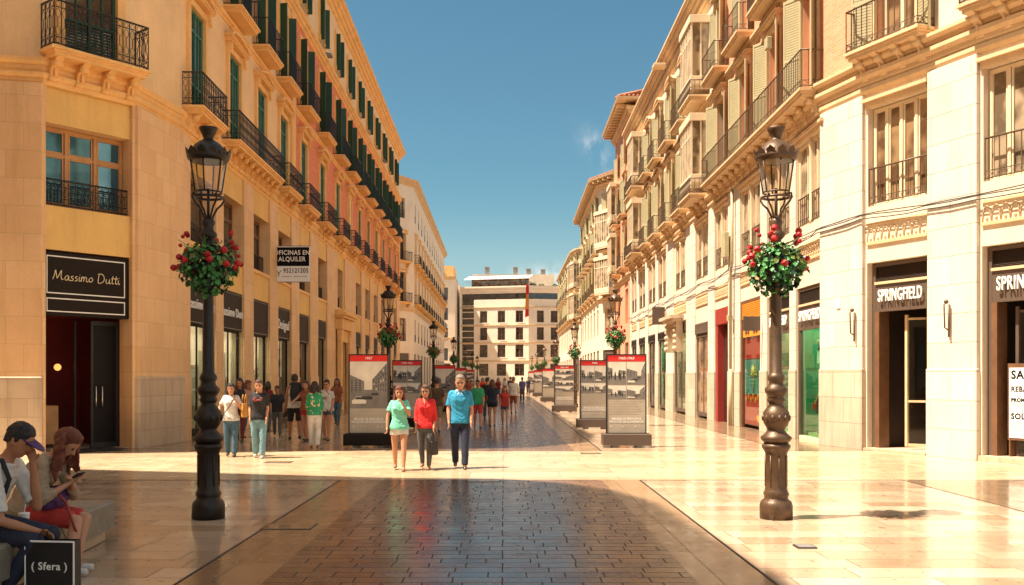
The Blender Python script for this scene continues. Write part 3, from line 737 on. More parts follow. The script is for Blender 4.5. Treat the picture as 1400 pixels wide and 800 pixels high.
for i in range(0, len(edges), 2):
    if edges[i+1]-edges[i] > .1: pier(A, FA3, edges[i]+.012+(0 if i else .02), edges[i+1]-.012, 0, 8.36, 'pier_stone_left', .07, True, 1.75, 'pier_stone_left')
# low relief panels between the shop and the upper window
for s in bs[:6]+bs[7:]:
    mb = MB(); mb.box(s-W0/2+.02, s+W0/2-.02, -.05, 0, 5.42, 5.54); put('sill', mb.mesh('sill', 'moulding_left'), A, FA3.m(0))
# portal
s = bs[6]; mb = MB()
for sx_ in (-1, 1):
    mb.cbox(s+sx_*1.5-.28, s+sx_*1.5+.28, -.35, -.135, 0, 4.2, .02); mb.box(s+sx_*1.5-.34, s+sx_*1.5+.34, -.40, -.136, 4.0, 4.25); mb.box(s+sx_*1.5-.33, s+sx_*1.5+.33, -.40, -.137, 0, .5)
mb.box(s-1.2, s+1.2, -.25, 0, 3.62, 4.25); mb.cbox(s-1.9, s+1.9, -.42, -.001, 4.27, 4.85, .02); mb.box(s-2.0, s+2.0, -.55, -.002, 4.86, 5.0); mb.box(s-2.1, s+2.1, -.68, -.003, 5.0, 5.14); mb.box(s-2.0, s+2.0, -.5, -.004, 5.145, 5.28)
po = put('portal', mb.mesh('portal', 'moulding_left'), A, FA3.m(0))
mb = MB(); mb.box(s-1.08, s-.02, .2, .26, 0, 3.5); mb.box(s+.02, s+1.08, .2, .26, 0, 3.5)
for a in (-.55, .55):
    for z_ in (.3, 1.5, 2.6): mb.box(s+a-.38, s+a+.38, .17, .199, z_, z_+.8)
put('door', mb.mesh('door', 'wood_brown'), po, FA3.m(0))
# upper floors
YEL = 40.2-25.9
h1 = []; nb1 = (1, 2)
floors(A, FA3, ub, [dict(z=9.13, h=2.95, w=1.35, k='green', sur='moulding_left', top='pediment', only=(0, 2, 4, 6, 8, 10, 12)),
                    dict(z=9.13, h=2.95, w=1.35, k='green', sur='moulding_left', top='arch', only=(1, 3, 5, 7, 9, 11, 13))], h1)
floors(A, FA3, ub, [dict(z=13.42, h=2.95, w=1.45, k='open', sur='moulding_left', top='none')], h1)
h3 = []; floors(A, FA3, ub, [dict(z=17.95, h=1.95, w=1.15, k='open', sw=.28, sur='moulding_left', top='none')], h3)
wall(A, FA3, 0, YEL, 8.4, 17.1, h1, 'stucco_cream'); wall(A, FA3, YEL, NF, 8.4, 17.1, h1, 'brick_pink'); wall(A, FA3, 0, NF, 17.1, 21.0, h3, 'stucco_cream')
for x_ in (YEL, 29.8, 43.5, NF-.3):
    mb = MB(); mb.cbox(x_-.3, x_+.3, -.10, 0, 9.1, 17.0, .02); put('quoin', mb.mesh('quoin', 'moulding_left'), A, FA3.m(0))
for i, s in enumerate(ub):
    if i not in (1, 2): balcony(A, FA3, s, 8.93, 2.45, .6, 'moulding_left', 'iron', 'ornate', .9, 3)
    balcony(A, FA3, s, 13.2, 2.3, .6, 'moulding_left', 'iron', 'plain', .95, 0)
balcony(A, FA3, (ub[1]+ub[2])/2, 8.93, 6.3, .6, 'moulding_left', 'iron', 'ornate', .9, 9)
# chamfered corner and side street front
L1 = FA1.L; hc = [(.03, L1-.03, 0, 4.66), (.03, L1-.03, 5.66, 7.55), (L1/2-.65, L1/2+.65, 9.13, 12.2), (L1/2-.65, L1/2+.65, 13.42, 16.3), (L1/2-.55, L1/2+.55, 17.95, 19.9)]
put('wall', wallmesh(0, L1, 0, 8.4, hc, .5, y=.08, rv=1).mesh('wall', ['stucco_yellow', 'pier_stone_left']), A, FA1.m(0)); wall(A, FA1, 0, L1, 8.4, 21.0, hc, 'stucco_cream')
wf = put('window', k_frame(L1-.1, 1.86, 'wood_orange', .42, 3, .66, .075), A, FA1.m(L1/2, 5.68)); put('pane', k_pane(L1-.1, 1.86, 'pane_sky', .46), wf, FA1.m(L1/2, 5.68))
put('railing', k_rail(L1-.1, 0, .62, 'iron', 'ornate'), wf, FA1.m(L1/2, 5.67, -.2))
floors(A, FA1, [L1/2], [dict(z=9.13, h=3.07, w=1.3, k='green', m='green_dark', sur='moulding_left', top='pediment'), dict(z=13.42, h=2.88, w=1.3, k='open', sur='moulding_left', top='none'), dict(z=17.95, h=1.95, w=1.1, k='open')], [])
balcony(A, FA1, L1/2, 8.93, L1+.15, .62, 'moulding_left', 'iron', 'ornate', 1.02, 4); balcony(A, FA1, L1/2, 13.2, L1+.1, .6, 'moulding_left', 'iron', 'plain', .95, 0)
for xa_, xb_ in ((-.04, .055), (L1-.055, L1+.05)): put('pier', MB().cbox(xa_, xb_, -.03, .4, 0, 8.36, .008).mesh('pier', 'pier_stone_left'), A, FA1.m(0))
# corner shop entrance
d = MB(); d.cbox(.05, L1-.05, .12, .5, 3.16, 4.62, .01); dz = put('sign_board', d.mesh('sign_board', 'black_board'), A, FA1.m(0))
d = MB()
for z0_, z1_ in ((3.24, 3.56), (3.66, 4.53)):
    for a in ((.14, L1-.17, z0_, z0_+.025), (.14, L1-.17, z1_-.025, z1_), (.14, .16, z0_+.025, z1_-.025), (L1-.19, L1-.17, z0_+.025, z1_-.025)): d.box(a[0], a[1], .108, .119, a[2], a[3])
put('sign_trim', d.mesh('sign_trim', 'white_letter'), dz, FA1.m(0))
# handwritten shop name, drawn as strokes (unit: x-height 1)
SC = {'M': (2.3, [[(0,0),(.25,1.0),(.35,1.9),(.75,.5),(.95,.45),(1.5,1.9),(1.55,.9),(1.8,.1),(2.1,.2)]]),
 'D': (1.9, [[(.35,1.8),(.3,.1),(.9,0),(1.5,.5),(1.45,1.3),(.9,1.8),(.1,1.75)]]),
 'a': (1.15, [[(.85,.8),(.45,.95),(.1,.5),(.25,.05),(.65,.15),(.85,.85),(.85,.2),(1.05,.02),(1.2,.2)]]),
 's': (.85, [[(.6,.9),(.25,.85),(.25,.6),(.6,.4),(.55,.05),(.1,.05)]]), 'i': (.5, [[(.15,.9),(.15,.2),(.35,.02),(.5,.2)], [(.2,1.25),(.24,1.32)]]),
 'm': (1.6, [[(.1,.9),(.12,0),(.15,.6),(.4,.95),(.6,.7),(.6,0),(.65,.6),(.9,.95),(1.15,.7),(1.15,.15),(1.4,.02),(1.6,.2)]]),
 'o': (1.05, [[(.5,.92),(.1,.5),(.4,.02),(.85,.3),(.75,.8),(.5,.92)]]), 'u': (1.1, [[(.1,.9),(.12,.2),(.4,.02),(.75,.3),(.8,.9),(.8,.2),(1.0,.02),(1.15,.2)]]),
 't': (.75, [[(.35,1.6),(.3,.3),(.45,.02),(.7,.15)], [(.02,1.05),(.75,1.15)]]), ' ': (.7, [])}
def script(txt, h, mt, r):
    mb = MB(); x = 0
    for ch in txt:
        adv, st = SC[ch]
        for p in st:
            q = []                                   # smooth the stroke
            for i in range(len(p)-1):
                p0, p1, p2, p3 = p[max(0,i-1)], p[i], p[i+1], p[min(len(p)-1,i+2)]
                for k in range(4):
                    u = k/4; q.append(tuple(.5*((2*p1[j])+(-p0[j]+p2[j])*u+(2*p0[j]-5*p1[j]+4*p2[j]-p3[j])*u*u+(-p0[j]+3*p1[j]-3*p2[j]+p3[j])*u**3) for j in (0, 1)))
            q.append(p[-1]); mb.tube([((x+a+b_*.12)*h, 0, b_*h) for a, b_ in q], r, 5)
        x += adv
    for i, v_ in enumerate(mb.v): mb.v[i] = (v_[0]-x*h/2, v_[1], v_[2])
    return mb.mesh('sign_letters', mt)
put('sign_letters', script('Massimo Dutti', .118, 'cream_letter', .0105), dz, FA1.m(L1/2-.02, 3.98, -.10))
# doorway: dark red lobby, glass leaf with handles, desk, lamp
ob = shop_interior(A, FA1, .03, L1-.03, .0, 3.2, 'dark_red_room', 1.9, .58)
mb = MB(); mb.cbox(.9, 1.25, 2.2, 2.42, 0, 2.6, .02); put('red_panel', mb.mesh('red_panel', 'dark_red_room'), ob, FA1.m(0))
mb = MB(); mb.cbox(.35, 1.05, 1.3, 1.8, .12, 1.05, .02); put('desk', mb.mesh('desk', 'wood_orange'), ob, FA1.m(0))
mb = MB(); mb.sphere((1.12, 1.5, 1.98), .085, 12, 8); put('table_lamp', mb.mesh('table_lamp', 'lit_bulb'), ob, FA1.m(0))
mb = MB(); mb.box(1.48, 1.54, .6, .66, 0, 3.1); mb.box(L1-.12, L1-.05, .6, .66, 0, 3.1); mb.box(1.54, L1-.12, .602, .658, 0, .14); mb.box(1.54, L1-.12, .602, .658, 3.0, 3.1); mb.box(1.28, 1.32, 1.0, 1.04, 0, 3.1)
dr = put('door', mb.mesh('door', 'iron'), A, FA1.m(0)); mb = MB(); mb.box(1.54, L1-.12, .62, .63, .14, 3.0); put('glass', mb.mesh('glass', 'smoked_glass'), dr, FA1.m(0))
for x_ in (1.58, 1.74): put('handle', MB().tube([(x_, .60, 1.0), (x_, .54, 1.03), (x_, .54, 1.50), (x_, .60, 1.53)], .015, 6).mesh('handle', 'chrome'), dr, FA1.m(0))
mb = MB(); mb.box(.03, L1-.03, .1, 2.45, .0, .02); put('threshold', mb.mesh('threshold', 'plinth_stone'), A, FA1.m(0))
mb = MB(); mb.box(.3, 1.9, -.35, .5, .02, .034); put('door_mat', mb.mesh('door_mat', 'photo_dark'), A, FA1.m(0))
# corner piers
pier(A, FA2, .0, FA2.L, 0, 8.36, 'pier_stone_left', .12, True, 1.75, 'plinth_stone'); wall(A, FA2, 0, FA2.L, 0, 8.4, [], 'pier_stone_left'); wall(A, FA2, 0, FA2.L, 8.4, 21.0, [], 'stucco_cream')
L0 = FA0.L; pier(A, FA0, L0-1.25, L0, 0, 8.36, 'pier_stone_left', .12, True, 1.75, 'plinth_stone')
h0 = [(L0-4.3, L0-1.8, .0, 4.5), (L0-4.3, L0-1.8, 5.55, 7.5)]
wall(A, FA0, 0, L0, 0, 8.4, h0, 'stucco_yellow', .45); wall(A, FA0, 0, L0, 8.4, 21.0, [], 'stucco_cream')
shopfront(A, FA0, L0-3.05, 2.5, .1, 4.5, 1.2, 'black_board', 'clear_glass', 'shop_wall'); window(A, FA0, L0-3.05, 5.55, 2.5, 1.95, 'wood_orange', 'pane_dark', .3)
band(A, PA, 8.36, 8.60, .12, 'moulding_left', 2); band(A, PA, 8.62, 8.93, .13, 'moulding_left', 2)
band(A, PA, 12.93, 13.12, .12, 'moulding_left', 2); band(A, PA, 16.95, 17.32, .32, 'moulding_left', 3); band(A, PA, 20.75, 21.42, .62, 'moulding_left', 4)
put('parapet', sweep(PA, [(-.30, 21.42), (-.02, 21.42), (-.02, 22.2), (.05, 22.24), (.05, 22.36), (-.35, 22.36), (-.35, 22.24), (-.30, 22.2)]).mesh('parapet', 'stucco_cream'), A)
for i in range(16):
    mb = MB(); x_ = .6+i*3.85; mb.box(x_-.25, x_+.25, -.10, .36, 21.43, 22.5); mb.box(x_-.3, x_+.3, -.14, .40, 22.501, 22.58); put('parapet_post', mb.mesh('parapet_post', 'stucco_cream'), A, FA3.m(0))
for x_ in (20.9, 44.0): put('floodlight', MB().box(-.25, .25, -.30, 0, 0, .10).box(-.05, .05, -.12, .02, .1, .2).mesh('floodlight', 'metal_grey'), A, FA3.m(x_, 17.33, .25))

# banner hanging out over the street
bn = thing('rental_banner', 'black and white office rental banner hanging out from the left facade', 'banner', (-8.2, 37.15, 5.42))
FB = Fac((-8.88, 37.15), (-7.50, 37.12)); LB = FB.L
put('panel', MB().cbox(0, LB, 0, .05, 5.42, 6.78, .008).mesh('panel', 'paper_white'), bn, FB.m(0)); put('black_field', MB().box(.02, LB-.02, -.004, -.001, 6.02, 6.75).mesh('black_field', 'paper_black'), bn, FB.m(0))
put('letters', text_mesh('OFICINAS EN\nALQUILER', .25, 'white_letter', .006, .004, sx=.86), bn, FB.m(LB/2, 6.41, .008)); put('phone_number', text_mesh('952121205', .25, 'paper_black', .006, .003, sx=.8), bn, FB.m(LB/2+.15, 5.84, .006))
put('small_print', text_mesh('inmobiliaria    oficinas y locales', .07, 'paper_black', .004), bn, FB.m(LB/2+.1, 5.62, .004))
put('emblem', MB().tube([(.1,0,5.85),(.17,0,5.74),(.18,0,5.60)], .012, 5).tube([(.27,0,5.86),(.2,0,5.76),(.17,0,5.70)], .012, 5).mesh('emblem', 'paper_black'), bn, FB.m(0, 0, .006))
put('pole', MB().tube([(-.1, .02, 6.80), (LB+.02, .02, 6.80)], .015, 6).tube([(-.1, .02, 5.41), (LB+.02, .02, 5.41)], .015, 6).mesh('pole', 'metal_grey'), bn, FB.m(0))

# ---- the block behind on the left that throws the foreground shade (outside the picture)
PS = [(-18.8, 15.4), (-12.8, 13.9), (-11.0, 13.75), (-10.0, 13.1), (-9.35, 12.2), (-8.95, 10.8), (-8.8, 8.5), (-8.6, 5.6), (-8.6, -28)]
S = thing('shade_building', 'cream stone block on the near left corner whose shadow covers the foreground', 'building', (-12, 5, 0))
PS2 = PS[::-1]; PS2 = [(-8.6, -28), (-8.6, 5.6), (-8.8, 8.5), (-8.95, 10.8), (-9.35, 12.2), (-10.0, 13.1), (-11.0, 13.75), (-12.8, 13.9), (-18.8, 15.4)]
mb = MB(); flatprism(mb, [(-26, -28)]+PS2+[(-26, 15.4)], 0, 21.4); put('wall', mb.mesh('wall', 'stucco_cream'), S)
FS = Fac((-8.6, -28), (-8.6, 5.6)); 
for z_ in (5.4, 9.6, 13.9, 18):
    for k in range(9): window(S, FS, 2+k*3.7, z_, 1.4, 2.2, 'wood_brown', 'pane_dark', -.12)
FS2 = Fac((-12.8, 13.9), (-18.8, 15.4)); FS2 = Fac((-18.8, 15.4), (-12.8, 13.9)) if FS2.n.y < 0 else FS2
for z_ in (5.4, 9.6, 13.9, 18):
    for x_ in (1.2, 4.4): window(S, FS2, x_, z_, 1.4, 2.2, 'wood_brown', 'pane_dark', -.12)
for Fz, xs_ in ((FS, [2+k*3.7 for k in range(9)]), (FS2, [1.4, 4.4])):
    for x_ in xs_:
        q = put('shopfront', MB().box(x_-1.1, x_+1.1, -.06, .0, 0, 3.4).box(x_-1.15, x_+1.15, -.14, 0, 3.4, 4.1).mesh('shopfront', 'brown_board'), S, Fz.m(0)); put('glass', MB().box(x_-1.0, x_+1.0, -.075, -.065, .2, 3.3).mesh('glass', 'pane_dark'), q, Fz.m(0))
band(S, PS2, 8.4, 8.8, .2, 'moulding_left', 2); band(S, PS2, 20.9, 21.5, .25, 'moulding_left', 2)
mat('stone_pale', (.84, .70, .54), .75, .1, .5, .1, fine=.1)
# ---- right corner building
xr = lambda y: 8.09+.0046*y
PR = [(xr(63.6), 63.6), (8.2, 24.7), (8.67, 23.05), (9.45, 21.3), (9.93, 20.05), (10.85, 18.25), (12.6, 16.9), (20, 16.3)]
B1 = thing('arcade_building', 'sunlit cream and pink building with glazed bays and a curved corner, filling the right side', 'building', (8.4, 24, 0))
FR = [Fac(PR[i], PR[i+1]) for i in range(7)]; F = FR[0]; NR = F.L
body(B1, PR, [(20, 30), (20, 63.6)], 17.9, 2.6, 'stucco_white')
s_ = lambda y: 63.6-y
gb = [25.75, 28.75, 32.1, 36.4, 40.1, 45.2, 50.4, 54.0, 57.9, 61.6]; gs = [s_(y) for y in gb]
wds = [2.4, 2.4, 2.7, 2.3, 2.6, 3.3, 2.6, 2.6, 2.6, 2.4]
holes = []; tops = [4.2, 4.2, 4.35, 4.35, 4.0, 4.3, 4.1, 4.1, 4.1, 4.1]
for i, (s, w_, tp) in enumerate(zip(gs, wds, tops)): holes.append((s-w_/2, s+w_/2, 0 if i else 0, tp))
for i, (s, w_) in enumerate(zip(gs, wds)):
    ww = w_ if i not in (5,) else 2.5
    holes.append((s-ww/2, s+ww/2, 5.85, 8.15))
    window(B1, F, s, 5.85, ww-.02, 2.28, 'cream_paint', 'pane_curtain', .07, 4 if i % 2 else 3, 0)
    o = put('window_guard', k_rail(ww/2-.12, 0, .80, 'iron_brown', 'foot'), B1, F.m(s-ww/4, 5.87, -.03)); put('window_guard', k_rail(ww/2-.12, 0, .80, 'iron_brown', 'foot'), B1, F.m(s+ww/4, 5.87, -.03))
    mb = MB(); mb.box(s-ww/2, s+ww/2, -.08, 0, 8.16, 8.28); mb.box(s-ww/2-.05, s+ww/2+.05, -.14, -.001, 8.28, 8.36); put('lintel', mb.mesh('lintel', 'moulding_right'), B1, F.m(0))
    mb = MB(); mb.box(s-.055, s+.055, .02, .19, 5.86, 8.14); mb.lathe([(.055,0),(.06,.1),(.04,.16),(.045,2.0),(.07,2.1),(.07,2.2)], 8, 0, (s, .02, 5.87)); put('mullion', mb.mesh('mullion', 'cream_paint'), B1, F.m(0))
wall(B1, F, 0, NR, 0, 8.5, holes, 'stucco_white', .36)
ed = [0]+sum([[s-w_/2, s+w_/2] for s, w_ in sorted(zip(gs, wds))], [])+[NR]
for i in range(0, len(ed), 2):
    if ed[i+1]-ed[i] > .1: pier(B1, F, ed[i]+(.02 if i else .02), ed[i+1]-(.012 if i < len(ed)-2 else .0), 0, 8.48, 'pier_stone_right', .04, True, 1.95, 'plinth_right')
def frieze(root, F, x0, x1, z0, z1, m='moulding_right'):
    mb = MB(); mb.box(x0, x1, -.05, 0, z0-.07, z0); mb.box(x0, x1, -.04, 0, z1, z1+.05); n = max(3, int((x1-x0)/.2)); w_ = (x1-x0)/n
    for i in range(n):
        cx = x0+w_*(i+.5); mb.tube([(cx+w_*.48*math.cos(a), -.01, z0+.02+(z1-z0-.08)*math.sin(a)) for a in [math.pi*k/6 for k in range(7)]], .016, 4); mb.sphere((cx, -.005, z0+.07), .035, 6, 4)
    put('frieze', mb.mesh('frieze', m), root, F.m(0))
for i, s in enumerate(gs): frieze(B1, F, s-wds[i]/2+.02, s+wds[i]/2-.02, 4.95 if i < 3 else 4.8, 5.30 if i < 3 else 5.15)
def springfield_front(root, F, s, w_, glassm, door=False, dh=3.25):
    x0, x1 = s-w_/2+.01, s+w_/2-.01; mb = MB(); y = .16 if door else .04
    top = 4.45 if door else 4.19; zl = top-.48; zs = zl-.68
    mb.box(x0, x0+.09, y, y+.12, 0, top-.01); mb.box(x1-.09, x1, y, y+.12, 0, top-.01); mb.box(x0+.09, x1-.09, y+.002, y+.118, top-.09, top-.01)
    o = put('shopfront', mb.mesh('shopfront', 'brown_board'), root, F.m(0))
    mb = MB(); n = 12
    for i in range(n): z = zl+.04+(top-zl-.12)*i/n; mb.quad((x0+.09, y+.02, z), (x1-.09, y+.02, z), (x1-.09, y+.07, z+.028), (x0+.09, y+.07, z+.028))
    mb.box(x0+.09, x1-.09, y+.08, y+.10, zl, top-.09); put('louvre', mb.mesh('louvre', 'brown_board'), o, F.m(0))
    mb = MB(); mb.box(x0+.09, x1-.09, y-.04, y+.06, zl-.03, zl+.03); put('ledge', mb.mesh('ledge', 'moulding_right'), o, F.m(0))
    mb = MB(); mb.cbox(x0+.09, x1-.09, y-.0, y+.09, zs, zl-.03, .006); put('sign_board', mb.mesh('sign_board', 'brown_board'), o, F.m(0))
    put('sign_letters', text_mesh('SPRINGFIELD', .40, 'white_letter', .03, .003, sx=(w_-.24)/3.0), o, F.m(s, zs+.36, -y+.07))
    return o, x0, x1, y, zs
# display windows beside the corner
for s, w_ in zip(gs[:2], wds[:2]):
    o, x0, x1, y, zs = springfield_front(B1, F, s, w_, 'green_glass')
    mb = MB(); mb.box(x0+.1, x1-.1, y+.05, y+.06, .12, zs); put('glass', mb.mesh('glass', 'green_glass'), o, F.m(0)); shop_interior(o, F, x0, x1, 0, 4.1, 'shop_green' if s == gs[0] else 'shop_wall', 1.0, y+.12)
    put('ceiling_light', MB().box(x0+.3, x1-.3, y+.3, y+.7, 3.35, 3.38).mesh('ceiling_light', 'lamp_panel'), o, F.m(0))
    mb = MB(); mb.box(x0+.09, x1-.09, y, y+.3, 0, .12); mb.box(x0+.09, x1-.09, y+.25, y+1.6, 0, .2); put('window_bench', mb.mesh('window_bench', 'cream_paint'), o, F.m(0))
mb = MB(); x_ = gs[0]+.55; mb.box(x_-.38, x_+.38, .13, .14, 2.1, 2.75); o = put('sale_poster', mb.mesh('sale_poster', 'paper_white'), B1, F.m(0)); put('letters', text_mesh('SALE', .32, 'paper_black', .004, .006, sx=.9), o, F.m(x_, 2.55, -.12))
# orange shop
s = gs[2]; w_ = wds[2]; x0, x1 = s-w_/2+.01, s+w_/2-.01; mb = MB(); mb.box(x0, x0+.12, .0, .1, 0, 4.34); mb.box(x1-.12, x1, .0, .1, 0, 4.34); mb.box(x0+.12, x1-.12, .002, .098, 4.26, 4.34); o = put('shopfront', mb.mesh('shopfront', 'wood_brown'), B1, F.m(0))
mb = MB(); mb.box(x0+.12, x1-.12, .05, .07, 3.1, 4.26)
for k in range(9): mb.box(x0+.12, x1-.12, .01, .05, 3.72+k*.06, 3.755+k*.06)
put('sign_board', mb.mesh('sign_board', 'orange_paint'), o, F.m(0)); 
mb = MB()
for cx in (-.78, -.48, .3, .62): mb.tube([(s+cx+.12*math.cos(a), .035, 3.4+.19*math.sin(a)) for a in [math.pi*k/5 for k in range(10)]], .022, 5, closed=True); mb.box(s+cx-.02, s+cx+.02, .03, .045, 3.2, 3.6)
put('sign_pattern', mb.mesh('sign_pattern', 'wood_brown'), o, F.m(0))
mb = MB(); mb.box(x0+.12, x1-.12, .06, .065, .12, 3.1); put('glass', mb.mesh('glass', 'clear_glass'), o, F.m(0)); shop_interior(o, F, x0, x1, 0, 4.3, 'red_dark', 1.6, .12)
mb = MB(); mb.box(x0+.15, x1-.15, .10, .12, 2.35, 3.1); put('window_print', mb.mesh('window_print', 'red_paint'), o, F.m(0))
mb = MB(); mb.box(x0+.15, x1-.15, .10, .12, 1.15, 2.33); q = put('window_print', mb.mesh('window_print', 'teal_print'), o, F.m(0))
mb = MB(); rd = random.Random(3)
for k in range(9):
    a = math.pi*k/8; mb.tube([(s+.1, .095, 1.7), (s+.1+.3*math.cos(a), .092, 1.85+.28*math.sin(a)), (s+.1+.52*math.cos(a), .09, 1.75+.30*math.sin(a))], [.03, .05, .01], 4)
mb.tube([(s+.1, .095, 1.2), (s+.12, .095, 1.75)], .04, 5); put('palm_print', mb.mesh('palm_print', 'leaf_yellow'), o, F.m(0))
mb = MB(); mb.box(x0+.15, x1-.15, .10, .12, .14, 1.13); put('window_print', mb.mesh('window_print', 'red_paint'), o, F.m(0))
mb = MB()
for k in range(7): mb.sphere((x0+.4+k*.3, .095, .95+.12*(k % 2)), .10, 8, 5, 0, (1,.2,1.3))
for k in range(4): mb.sphere((x1-.35-k*.12, .092, .30+.08*(k % 2)), .11, 8, 5, 0, (1,.4,1))
put('flower_print', mb.mesh('flower_print', 'orange_paint'), o, F.m(0))
# red doorway
s = gs[3]; w_ = wds[3]; mb = MB(); mb.box(s-w_/2+.01, s-w_/2+.35, .02, .34, 0, 3.75); mb.box(s+w_/2-.22, s+w_/2-.01, .02, .34, 0, 3.75); mb.box(s-w_/2+.01, s+w_/2-.01, .0, .34, 3.75, 4.34); o = put('door_frame', mb.mesh('door_frame', 'red_dark'), B1, F.m(0))
mb = MB(); mb.box(s-w_/2+.36, s+w_/2-.23, .26, .30, 0, 3.74); put('glass', mb.mesh('glass', 'pane_dark'), o, F.m(0))
# the rest of the shops
specs = [(4, 'brown_board', 'pane_amber', 'shop_wall'), (5, 'brown_board', 'clear_glass', 'shop_wall'), (6, 'black_board', 'green_glass', 'shop_green'), (7, 'black_board', 'clear_glass', 'dark_room'), (8, 'black_board', 'green_glass', 'shop_wall'), (9, 'black_board', 'clear_glass', 'dark_room')]
for i, sm, gm, im in specs: o_ = shopfront(B1, F, gs[i], wds[i], .1, tops[i], .45, sm, gm, im, None, fm='brown_board', disp=3 if i != 4 else 2, y=.04)
mb = MB(); s = gs[4]                                   # lattice over the arched shop
for k in range(7):
    cx = s-.96+k*.32; mb.tube([(cx+.16*math.cos(a), -.01, 3.72+.16*math.sin(a)) for a in [math.pi*j/6 for j in range(12)]], .02, 4, closed=True); mb.tube([(cx+.08*math.cos(a), -.01, 3.52+.08*math.sin(a)) for a in [math.pi*j/4 for j in range(8)]], .015, 4, closed=True)
mb.box(s-1.14, s+1.14, -.02, .02, 3.40, 3.44); put('lattice', mb.mesh('lattice', 'iron_brown'), B1, F.m(0))
# carved doorway canopy
s = gs[5]; mb = MB(); mb.box(s-1.7, s+1.5, -.75, -.1, 4.42, 4.56); mb.box(s-1.6, s+1.4, -.6, -.101, 4.3, 4.42)
for sx_ in (-1.25, 1.1):
    mb.box(s+sx_-.16, s+sx_+.16, -.42, -.12, 2.9, 4.3)
    for k in range(5): mb.sphere((s+sx_, -.42, 3.05+k*.27), .15-.01*k, 8, 6, 0, (1,1.1,1))
mb.box(s-.7, s+.6, -.3, .1, 3.5, 4.3)
for k in range(4): mb.sphere((s-.5+k*.35, -.3, 3.85), .16, 8, 6, 0, (1,.7,1.3))
put('canopy', mb.mesh('canopy', 'plinth_stone'), B1, F.m(0))
# drainpipe, cable, small boxes
xp = s_(34.2); mb = MB(); mb.tube([(xp, -.18, 2.0), (xp, -.18, 5.6), (xp+.15, -.16, 5.75), (xp+.15, -.16, 8.4)], .055, 8); mb.tube([(xp-.02, -.18, 0), (xp-.02, -.18, 2.02)], .075, 8); put('drainpipe', mb.mesh('drainpipe', 'olive_paint'), B1, F.m(0))
mb = MB(); mb.tube([(xp-.12, -.17, 2.0), (xp-.12, -.17, 3.9), (xp-.08, -.15, 5.5)], .02, 5); put('cable', mb.mesh('cable', 'cable_black'), B1, F.m(0))
for x_, z_, sx_, sz_ in ((s_(35.0), 6.1, .22, .9), (s_(34.3), 3.75, .10, .2), (s_(26.9), 12.0, .12, .3), (s_(29.2), 11.7, .15, .35)):
    put('junction_box', MB().cbox(x_-sx_, x_+sx_, -.28, -.1, z_, z_+sz_, .02).mesh('junction_box', 'olive_paint'), B1, F.m(0))
put('hanging_board', MB().cbox(s_(30.4)-.02, s_(30.4)+.02, -.66, -.12, 3.2, 3.66, .008).mesh('hanging_board', 'brown_board'), B1, F.m(0))
put('hanging_board', MB().cbox(s_(49.0)-.05, s_(49.0)+.05, -.75, -.12, 4.4, 5.3, .008).mesh('hanging_board', 'brown_board'), B1, F.m(0))
pts = []; PC = [Vector(p) for p in inset(PR, -.16)]
rd = random.Random(5)
for off in (0, .05, .1):
    pts = []
    for i in range(len(PC)-1):
        a, b = PC[i], PC[i+1]; n = max(2, int((b-a).length/.45))
        for k in range(n): p = a.lerp(b, k/n); pts.append((p.x, p.y, 5.62-off+.03*math.sin(k*.7+off*30)*(1 if off else .5)-.10*abs(math.sin((p.y)*.55))))
    put('cable', MB().tube(pts, .013, 5).mesh('cable', 'cable_black'), B1)
# upper floors of the long front
u1 = [25.75, 29.2, 32.7, 36.3, 39.8, 43.6, 47.3, 51.0, 54.6, 58.2, 61.6]; us = [s_(y) for y in u1]
PINK = s_(36.9)
h = []; MIR = (4, 9)
floors(B1, F, us, [dict(z=9.22, h=3.0, w=1.25, k='flatopen', sur='moulding_right', top='flat', only=(0,1,2,3)), dict(z=9.22, h=2.9, w=1.2, k='flatopen', sur='moulding_right', top='arch', only=(5,6,7,8,10), bal='moulding_right', rail='iron_brown', style='foot', bw=2.2, br=3, p='pane_curtain'),
    dict(z=13.15, h=2.75, w=1.2, k='flatopen', sur='moulding_right', top='flat', only=(0,1,2,3), bal='moulding_right', rail='iron_brown', style='foot', bw=2.3, br=0), dict(z=13.15, h=2.6, w=1.15, k='flatopen', sur='moulding_right', top='arch', only=(5,6,7,8,10), bal='moulding_right', rail='iron_brown', style='foot', bw=2.2, p='pane_curtain')], h)
wall(B1, F, PINK, NR, 8.5, 17.4, h, 'stucco_pink'); wall(B1, F, 0, PINK, 8.5, 17.4, h, 'stucco_white')
xa, xb = us[3]-1.1, NR+.05
balcony(B1, F, (xa+xb)/2, 8.98, xb-xa, .62, 'moulding_right', 'iron_brown', 'foot', .98, 15)
